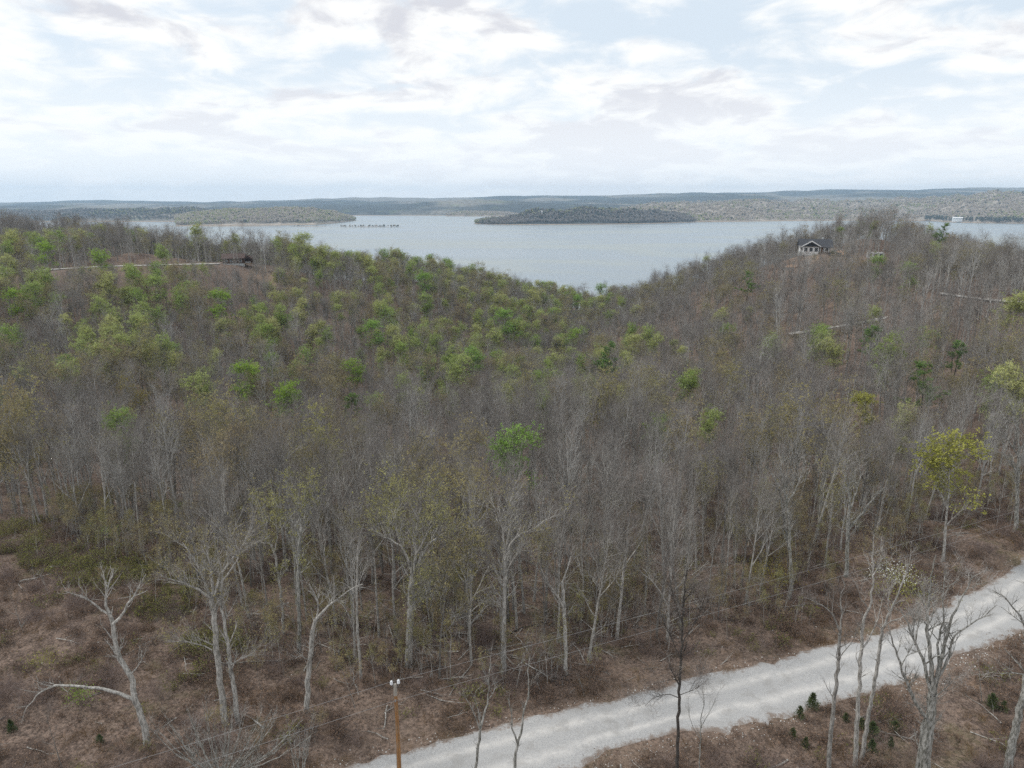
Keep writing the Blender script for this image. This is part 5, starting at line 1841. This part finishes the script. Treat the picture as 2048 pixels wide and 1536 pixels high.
small_shrub(1800, 1215, 4.2, M['leaf_yellow'], 1100, 'flowering shrub with white blossom behind the roadside clump', 0.14, 41, M['blossom'])
small_shrub(92, 1345, 2.0, M['leaf_yellow'], 380, 'yellow flowering shrub above the long crooked limb', 0.11, 42)
small_shrub(165, 1412, 1.7, M['leaf_lime'], 420, 'bright green shrub under the long crooked limb', 0.11, 43)
small_shrub(225, 1082, 2.4, M['leaf_lime'], 420, 'lime green shrub on the brow at the left', 0.15, 44)
small_shrub(365, 1030, 2.0, M['leaf_vivid'], 260, 'small vivid green shrub at the top of the brow', 0.15, 45)
small_shrub(1205, 1230, 6.5, M['bud'], 1500, 'large olive shrub in bud near the wires right of centre', 0.13, 46)
small_shrub(1540, 1190, 4.5, M['leaf_amber'], 900, 'olive yellow shrub at the wood edge above the road', 0.14, 47)
small_shrub(1730, 1150, 5.0, M['bud'], 1100, 'olive shrub behind the tallest roadside clump stem', 0.14, 48)


def fallen_log(a, b, rad_, lab, m=G, branches=3, seed=0):
    r = np.random.default_rng(seed)
    A, B = on_ground(*a), on_ground(*b)
    n = 9
    s = np.linspace(0, 1, n)
    P = A[None] * (1 - s[:, None]) + B[None] * s[:, None]
    P[:, 2] = ground_z(P[:, 0], P[:, 1]) + rad_ * 0.9 + 0.1
    P += r.normal(0, 0.05, P.shape)
    base = P[0].copy()
    o = empty('fallen_log', base)
    link('stem', Geo().tube(P - base, np.linspace(rad_, rad_ * 0.45, n), 8).mesh('stem', [m]), o)
    Q, R = children_of((P - base)[None], np.full((1, n), rad_ * 0.6), np.array([branches]), 0.3, 0.95, (1.6, 1.0), 0.8, 0.3, 4, r, 0.4, 0.3, 0.1)
    for k in range(branches):
        V, F = tubes(Q[k:k + 1], R[k:k + 1], 5)
        link('broken_branch', Geo().add(V, F).mesh('broken_branch', [m]), o)
    tag(o, lab, 'log', 'fallen logs')


fallen_log((95, 1138), (255, 1112), 0.13, 'long fallen log lying along the brow at the left', G, 4, 1)
fallen_log((40, 1168), (110, 1150), 0.10, 'short fallen log at the left end of the long one', G, 3, 2)
fallen_log((170, 1105), (262, 1098), 0.14, 'dark fallen log just above the long one on the brow', DK, 3, 3)
fallen_log((440, 1332), (585, 1322), 0.08, 'thin pale fallen pole left of the bent limb tree', PA, 2, 4)
fallen_log((825, 1278), (945, 1272), 0.12, 'dark fallen log behind the large grey oak', DK, 3, 5)
fallen_log((640, 1250), (760, 1262), 0.13, 'dark fallen log left of the large grey oak', DK, 3, 6)
fallen_log((1010, 1272), (1100, 1246), 0.10, 'dark fallen log behind the straight tree', DK, 3, 7)
fallen_log((1320, 1235), (1450, 1212), 0.09, 'thin dark fallen log at the wood edge above the road', DK, 3, 8)
fallen_log((1930, 1010), (2040, 985), 0.12, 'pale fallen log near the far right wood edge', PA, 3, 9)

# ------------------------------------------------------------------ buildings
M['white_wall'] = mat_plain('white_siding', (0.80, 0.81, 0.81), 0.7, 0.06, 1.0)
M['white_trim'] = mat_plain('white_trim', (0.80, 0.80, 0.79), 0.6, 0.04, 1.0)
M['slate_roof'] = mat_plain('charcoal_shingles', (0.055, 0.058, 0.066), 0.9, 0.25, 2.0)
M['gable_wood'] = mat_plain('stained_gable_wood', (0.38, 0.22, 0.12), 0.8, 0.2, 2.0)
M['stone_face'] = mat_plain('pale_stone_facing', (0.48, 0.50, 0.50), 0.9, 0.3, 1.6)
M['glass'] = mat_plain('window_glass', (0.035, 0.045, 0.055), 0.12, 0.1, 1.0, spec=0.6)
M['deck'] = mat_plain('deck_boards', (0.24, 0.17, 0.11), 0.85, 0.2, 2.0)
M['cabin_wall'] = mat_plain('dark_log_wall', (0.085, 0.055, 0.038), 0.9, 0.3, 2.0)
M['red_roof'] = mat_plain('rust_red_roof', (0.085, 0.055, 0.047), 0.75, 0.2, 1.2)
M['rubber'] = mat_plain('tyre_rubber', (0.02, 0.02, 0.02), 0.9, 0.1, 2.0)
M['dark_paint'] = mat_plain('dark_vehicle_paint', (0.025, 0.028, 0.034), 0.35, 0.1, 1.0, spec=0.5)
M['white_paint'] = mat_plain('white_vehicle_paint', (0.55, 0.56, 0.56), 0.35, 0.05, 1.0, spec=0.5)


def gable_roof(g, x0, x1, y0, y1, ze, zr, th=0.22, axis='x', m=0):
    """two slopes with thickness; the ridge runs along axis"""
    if axis == 'x':
        c = (y0 + y1) / 2
        g.prism([(y0, ze), (c, zr), (y1, ze), (y1, ze + th), (c, zr + th), (y0, ze + th)][::-1], x0, x1, 'x', m)
    else:
        c = (x0 + x1) / 2
        g.prism([(x0, ze), (c, zr), (x1, ze), (x1, ze + th), (c, zr + th), (x0, ze + th)], y0, y1, 'y', m)
    return g


def window(parent, x, z, w, h, y, frame='white_trim'):
    f = link('window', Geo().box(x - w / 2 - 0.09, x + w / 2 + 0.09, y - 0.06, y + 0.04, z - 0.09, z + h + 0.09).mesh('window', [M[frame]], False), parent)
    g = Geo()
    for i in range(2):
        a = x - w / 2 + i * w / 2
        g.box(a + 0.03, a + w / 2 - 0.03, y - 0.085, y - 0.055, z + 0.02, z + h - 0.02)
    link('pane', g.mesh('pane', [M['glass']], False), f)
    return f


def face_camera(p, extra=0.0):
    return -math.atan2(p[0], p[1]) + extra


def white_house():
    x, y = HOUSE[0], HOUSE[1]
    z = float(ground_z(x, y))
    o = empty('white_house', (x, y, z), face_camera(HOUSE, 0.10))
    o.scale = (0.86, 0.86, 0.86)
    B = lambda n, g, m, par=o: link(n, g.mesh(n, [M[m]], False), par)
    B('foundation', Geo().box(-7.2, 7.2, 0.0, 9.2, -2.5, 0.5), 'stone_face')
    B('wall', Geo().box(-7, 7, 0.2, 9, 0.5, 3.4), 'white_wall')
    rf = B('roof', gable_roof(Geo(), -8, 8, -0.9, 10.1, 3.35, 6.4, 0.25), 'slate_roof')
    B('fascia', Geo().box(-8.02, 8.02, -1.02, -0.9, 3.22, 3.50), 'white_trim', rf)
    B('chimney', Geo().box(3.2, 4.1, 5.6, 6.5, 5.2, 7.4), 'stone_face', rf)
    B('front_wing', Geo().box(-5.8, 1.2, -3.4, 0.2, -1.0, 3.45), 'white_wall')
    gr = B('wing_roof', gable_roof(Geo(), -6.6, 2.0, -4.3, 4.0, 3.4, 6.0, 0.25, 'y'), 'slate_roof')
    B('gable', Geo().prism([(-5.8, 3.45), (1.2, 3.45), (-2.3, 5.6)], -3.42, -3.2, 'y'), 'gable_wood')
    for sx in (-1, 1):
        B('barge_board', Geo().prism([(-2.3 + sx * 4.4, 3.2), (-2.3 + sx * 4.4, 3.62), (-2.3, 6.3), (-2.3, 5.75)][::sx], -4.46, -4.31, 'y'), 'white_trim', gr)
    for wx in (-4.7, -2.3, 0.1):
        window(o, wx, 0.9, 1.5, 1.9, -3.42)
    window(o, -6.4, 1.2, 0.9, 1.3, 0.18)
    window(o, 5.6, 1.1, 1.3, 1.5, 0.18)
    d = B('door', Geo().box(2.5, 3.5, 0.10, 0.18, 0.55, 2.75), 'gable_wood')
    B('handle', Geo().box(3.32, 3.40, 0.03, 0.10, 1.55, 1.68), 'steel', d)
    B('porch_floor', Geo().box(1.25, 7.4, -3.2, 0.15, 0.0, 0.45), 'deck')
    B('porch_roof', Geo().prism([(-3.6, 2.95), (-3.6, 3.12), (-0.6, 3.62), (-0.6, 3.40)], 2.05, 7.9, 'x'), 'slate_roof')
    for wx in (2.2, 4.0, 5.7, 7.2):
        B('porch_post', Geo().box(wx - 0.09, wx + 0.09, -3.15, -2.97, 0.45, 3.02), 'white_trim')
    B('step', Geo().box(3.2, 4.6, -4.3, -3.22, -0.5, 0.22), 'deck')
    tag(o, 'white house with a dark roof and wooden front gable on the right hill', 'house')


white_house()


def cabin():
    x, y = CABIN[0], CABIN[1]
    z = float(ground_z(x, y)) + 0.3
    o = empty('log_cabin', (x, y, z), face_camera(CABIN, -0.12))
    o.scale = (0.76, 0.76, 0.76)
    B = lambda n, g, m, par=o: link(n, g.mesh(n, [M[m]], False), par)
    B('foundation', Geo().box(-7.2, 4.3, -0.1, 7.2, -3.0, 0.3), 'stone_face')
    B('wall', Geo().box(-7, 4.2, 0, 7, 0.3, 3.0), 'cabin_wall')
    for sx in (-7.0, 4.0):
        B('gable_end', Geo().prism([(0.0, 3.0), (7.0, 3.0), (3.5, 5.0)], sx, sx + 0.2, 'x'), 'cabin_wall')
    rf = B('roof', gable_roof(Geo(), -7.7, 4.8, -0.9, 7.9, 2.9, 5.3, 0.2), 'red_roof')
    B('stovepipe', Geo().lathe([(0.14, 0), (0.14, 1.5), (0.22, 1.55), (0.22, 1.75), (0.0, 1.8)], 10, (-2.5, 5.2, 4.4)), 'steel', rf)
    B('porch_roof', gable_roof(Geo(), 4.0, 8.4, -2.6, 6.0, 2.9, 4.4, 0.2, 'y'), 'red_roof')
    B('porch_floor', Geo().box(4.25, 8.0, -2.2, 6.0, 0.0, 0.3), 'deck')
    B('porch_wall', Geo().box(4.3, 8.0, 3.0, 5.9, 0.32, 2.9), 'cabin_wall')
    for wx in (4.5, 7.8):
        B('porch_post', Geo().box(wx - 0.1, wx + 0.1, -2.1, -1.9, -3.0, 2.95), 'cabin_wall')
    B('railing', Geo().box(4.62, 7.68, -2.06, -1.94, 1.1, 1.22).box(4.62, 7.68, -2.05, -1.95, 0.6, 0.7), 'white_trim')
    for wx in (-5.2, -2.6, 2.2):
        window(o, wx, 1.1, 1.1, 1.2, -0.02)
    d = B('door', Geo().box(-0.7, 0.3, -0.09, -0.01, 0.35, 2.4), 'red_roof')
    B('handle', Geo().box(0.12, 0.2, -0.16, -0.09, 1.3, 1.42), 'steel', d)
    tag(o, 'dark brown log cabin with a rust red roof at the end of the ridge road', 'cabin')


cabin()


def wheel(parent, x, y, r=0.36, w=0.24):
    a = np.linspace(0, 2 * PI, 14, endpoint=False)
    for nm, rr2, ww, m in (('wheel', r, w, 'rubber'),):
        V = [(x + math.cos(t) * rr2, yy, r + math.sin(t) * rr2) for yy in (y - ww / 2, y + ww / 2) for t in a]
        F = [(i, (i + 1) % 14, 14 + (i + 1) % 14, 14 + i) for i in range(14)]
        g = Geo().add(V, F)
        for k in (0, 14):
            g.add([V[k + i] for i in range(14)], [(0, i, i + 1) for i in range(1, 13)])
        o = link(nm, g.mesh(nm, [M[m]], False), parent)
        g2 = Geo()
        yy = y - ww / 2 - 0.01 if y < 0 else y + ww / 2 + 0.01
        g2.add([(x + math.cos(t) * r * 0.55, yy, r + math.sin(t) * r * 0.55) for t in a], [(0, i, i + 1) for i in range(1, 13)])
        link('rim', g2.mesh('rim', [M['steel']], False), o)


def vehicle(name, p, rz, prof, cab, paint, lab, width=1.8, wheels=(-1.4, 1.4), cat='vehicle'):
    z = float(ground_z(p[0], p[1]))
    o = empty(name, (p[0], p[1], z + 0.05), rz)
    h = width / 2
    link('body', Geo().prism(prof, -h, h, 'y').mesh('body', [M[paint]], False), o)
    link('cabin', Geo().prism(cab, -h * 0.88, h * 0.88, 'y').mesh('cabin', [M[paint]], False), o)
    cx = [q[0] for q in cab]
    cz = [q[1] for q in cab]
    inner = [(np.mean(cx) + (a - np.mean(cx)) * 0.84, np.mean(cz) + (b - np.mean(cz)) * 0.72) for a, b in cab]
    for s in (-1, 1):
        link('side_window', Geo().prism(inner, *sorted((s * h * 0.87, s * h * 0.90)), 'y').mesh('side_window', [M['glass']], False), o)
    for wx in wheels:
        for s in (-1, 1):
            wheel(o, wx, s * (h - 0.12))
    for s in (-1, 1):
        e = max(q[0] for q in prof)
        link('headlight', Geo().box(e - 0.02, e + 0.03, s * h * 0.72 - 0.15, s * h * 0.72 + 0.15, 0.70, 0.88).mesh('headlight', [M['porcelain']], False), o)
    tag(o, lab, cat, 'vehicles parked at the house')
    return o


p = px_at(1668, 503, 303)
vehicle('pickup_truck', p, face_camera(p, 0.25), [(-2.6, 0.45), (2.6, 0.45), (2.65, 0.95), (1.2, 1.10), (-2.6, 1.12)], [(-0.9, 1.10), (1.2, 1.10), (0.55, 1.80), (-0.75, 1.82)], 'dark_paint',
        'dark pickup truck parked on bare earth right of the white house', 1.9, (-1.7, 1.75), 'truck')
p = px_at(1757, 540, 291)
vehicle('parked_car', p, face_camera(p, 0.4), [(-2.2, 0.40), (2.2, 0.40), (2.25, 0.80), (1.1, 0.98), (-2.0, 1.0), (-2.25, 0.85)], [(-1.6, 0.98), (1.1, 0.97), (0.45, 1.46), (-1.0, 1.48)], 'white_paint',
        'small white car parked below the white camper', 1.75, (-1.35, 1.4), 'car')


def camper():
    x, y = CAMPER[0], CAMPER[1]
    z = float(ground_z(x, y))
    o = empty('camper_trailer', (x, y, z), face_camera(CAMPER, 0.1))
    B = lambda n, g, m, par=o: link(n, g.mesh(n, [M[m]], False), par)
    B('body', Geo().prism([(-3.2, 0.6), (3.0, 0.6), (3.2, 1.0), (3.2, 2.6), (2.8, 2.95), (-2.8, 2.95), (-3.2, 2.5)], -1.2, 1.2, 'y'), 'white_paint')
    for wx in (-2.0, 0.1, 2.0):
        window(o, wx, 1.6, 1.0, 0.75, -1.22, 'steel')
    d = B('door', Geo().box(0.9, 1.5, -1.26, -1.21, 0.75, 2.6), 'white_trim')
    B('handle', Geo().box(0.95, 1.0, -1.31, -1.26, 1.6, 1.72), 'steel', d)
    B('tow_bar', Geo().box(3.2, 4.4, -0.08, 0.08, 0.5, 0.62), 'steel')
    for s in (-1, 1):
        wheel(o, -0.2, s * 1.05, 0.34, 0.22)
    tag(o, 'white camper trailer with dark windows in the clearing right of the house', 'trailer')


camper()


def dirt_pile(px, py, D, r0, h, lab, seed):
    p = px_at(px, py, D)
    r = np.random.default_rng(seed)
    n, k = 7, 18
    V = []
    for i in range(n):
        t = i / (n - 1)
        for j in range(k):
            a = j * 2 * PI / k
            q = r0 * (1 - t) * (1 + 0.25 * math.sin(2 * a + seed) + r.uniform(-0.08, 0.08))
            V.append((q * math.cos(a), q * 0.8 * math.sin(a), h * (1 - (1 - t) ** 1.6) - 0.3 + r.uniform(-0.06, 0.06)))
    F = [(i * k + j, i * k + (j + 1) % k, (i + 1) * k + (j + 1) % k, (i + 1) * k + j) for i in range(n - 1) for j in range(k)]
    me = Geo().add(V, F).mesh('dirt_pile', [M['earth']])
    tag(link('dirt_pile', me, None, (p[0], p[1], float(ground_z(p[0], p[1])))), lab, 'dirt pile', 'dirt piles')


M['earth'] = mat_plain('bare_red_earth', (0.40, 0.26, 0.17), 0.95, 0.25, 1.5)
dirt_pile(1682, 506, 305, 3.6, 2.0, 'pinkish dirt pile right of the dark pickup', 3)
dirt_pile(1584, 512, 302, 3.0, 1.0, 'low dirt pile left of the white house', 5)


def far_building(px, row, D, w, d, h, lab, roofm='white_trim', wallm='white_wall', L=None):
    p = px_at(px, row, D)
    o = empty('lakeside_building', (p[0], p[1], p[2] - h * 0.5), face_camera(p, 0.2))
    link('wall', Geo().box(-w / 2, w / 2, -d / 2, d / 2, -8, h).mesh('wall', [M[wallm]], False), o)
    link('roof', gable_roof(Geo(), -w / 2 - 0.8, w / 2 + 0.8, -d / 2 - 0.8, d / 2 + 0.8, h - 0.05, h + 2.4, 0.3).mesh('roof', [M[roofm]], False), o)
    n = max(2, int(w / 7))
    for i in range(n):
        xx = -w / 2 + (i + 0.5) * w / n
        link('window', Geo().box(xx - 0.9, xx + 0.9, -d / 2 - 0.06, -d / 2 + 0.02, h * 0.3, h * 0.75).mesh('window', [M['glass']], False), o)
    tag(o, lab, 'building', 'buildings on the far shore')


far_building(1915, 437, 2380, 28, 10, 4, 'long white building on the far right shore above the pines')
far_building(1945, 438, 2390, 20, 10, 5, 'short white building at the right end of the long white one')
far_building(1966, 420, 2750, 22, 12, 6, 'white building higher on the far right hillside')
far_building(1082, 424, 2330, 7, 7, 2.6, 'white house on the wooded middle peninsula')
far_building(2000, 438, 2370, 24, 9, 4, 'low white building at the far right shoreline')


# ------------------------------------------------------------------ haze
def haze():
    m = bpy.data.materials.new('valley_haze')
    m.use_nodes = True
    nt = m.node_tree
    nt.nodes.clear()
    out = nt.nodes.new('ShaderNodeOutputMaterial')
    v = nt.nodes.new('ShaderNodeVolumePrincipled')
    v.inputs['Color'].default_value = (0.57, 0.78, 1.0, 1)
    v.inputs['Density'].default_value = 1.0e-4
    v.inputs['Anisotropy'].default_value = 0.35
    nt.links.new(v.outputs[0], out.inputs['Volume'])
    g = Geo().box(-8600, 8600, -400, 8600, -42, 200)
    me = g.mesh('haze', [m], False)
    tag(link('haze', me), kind='stuff')


haze()
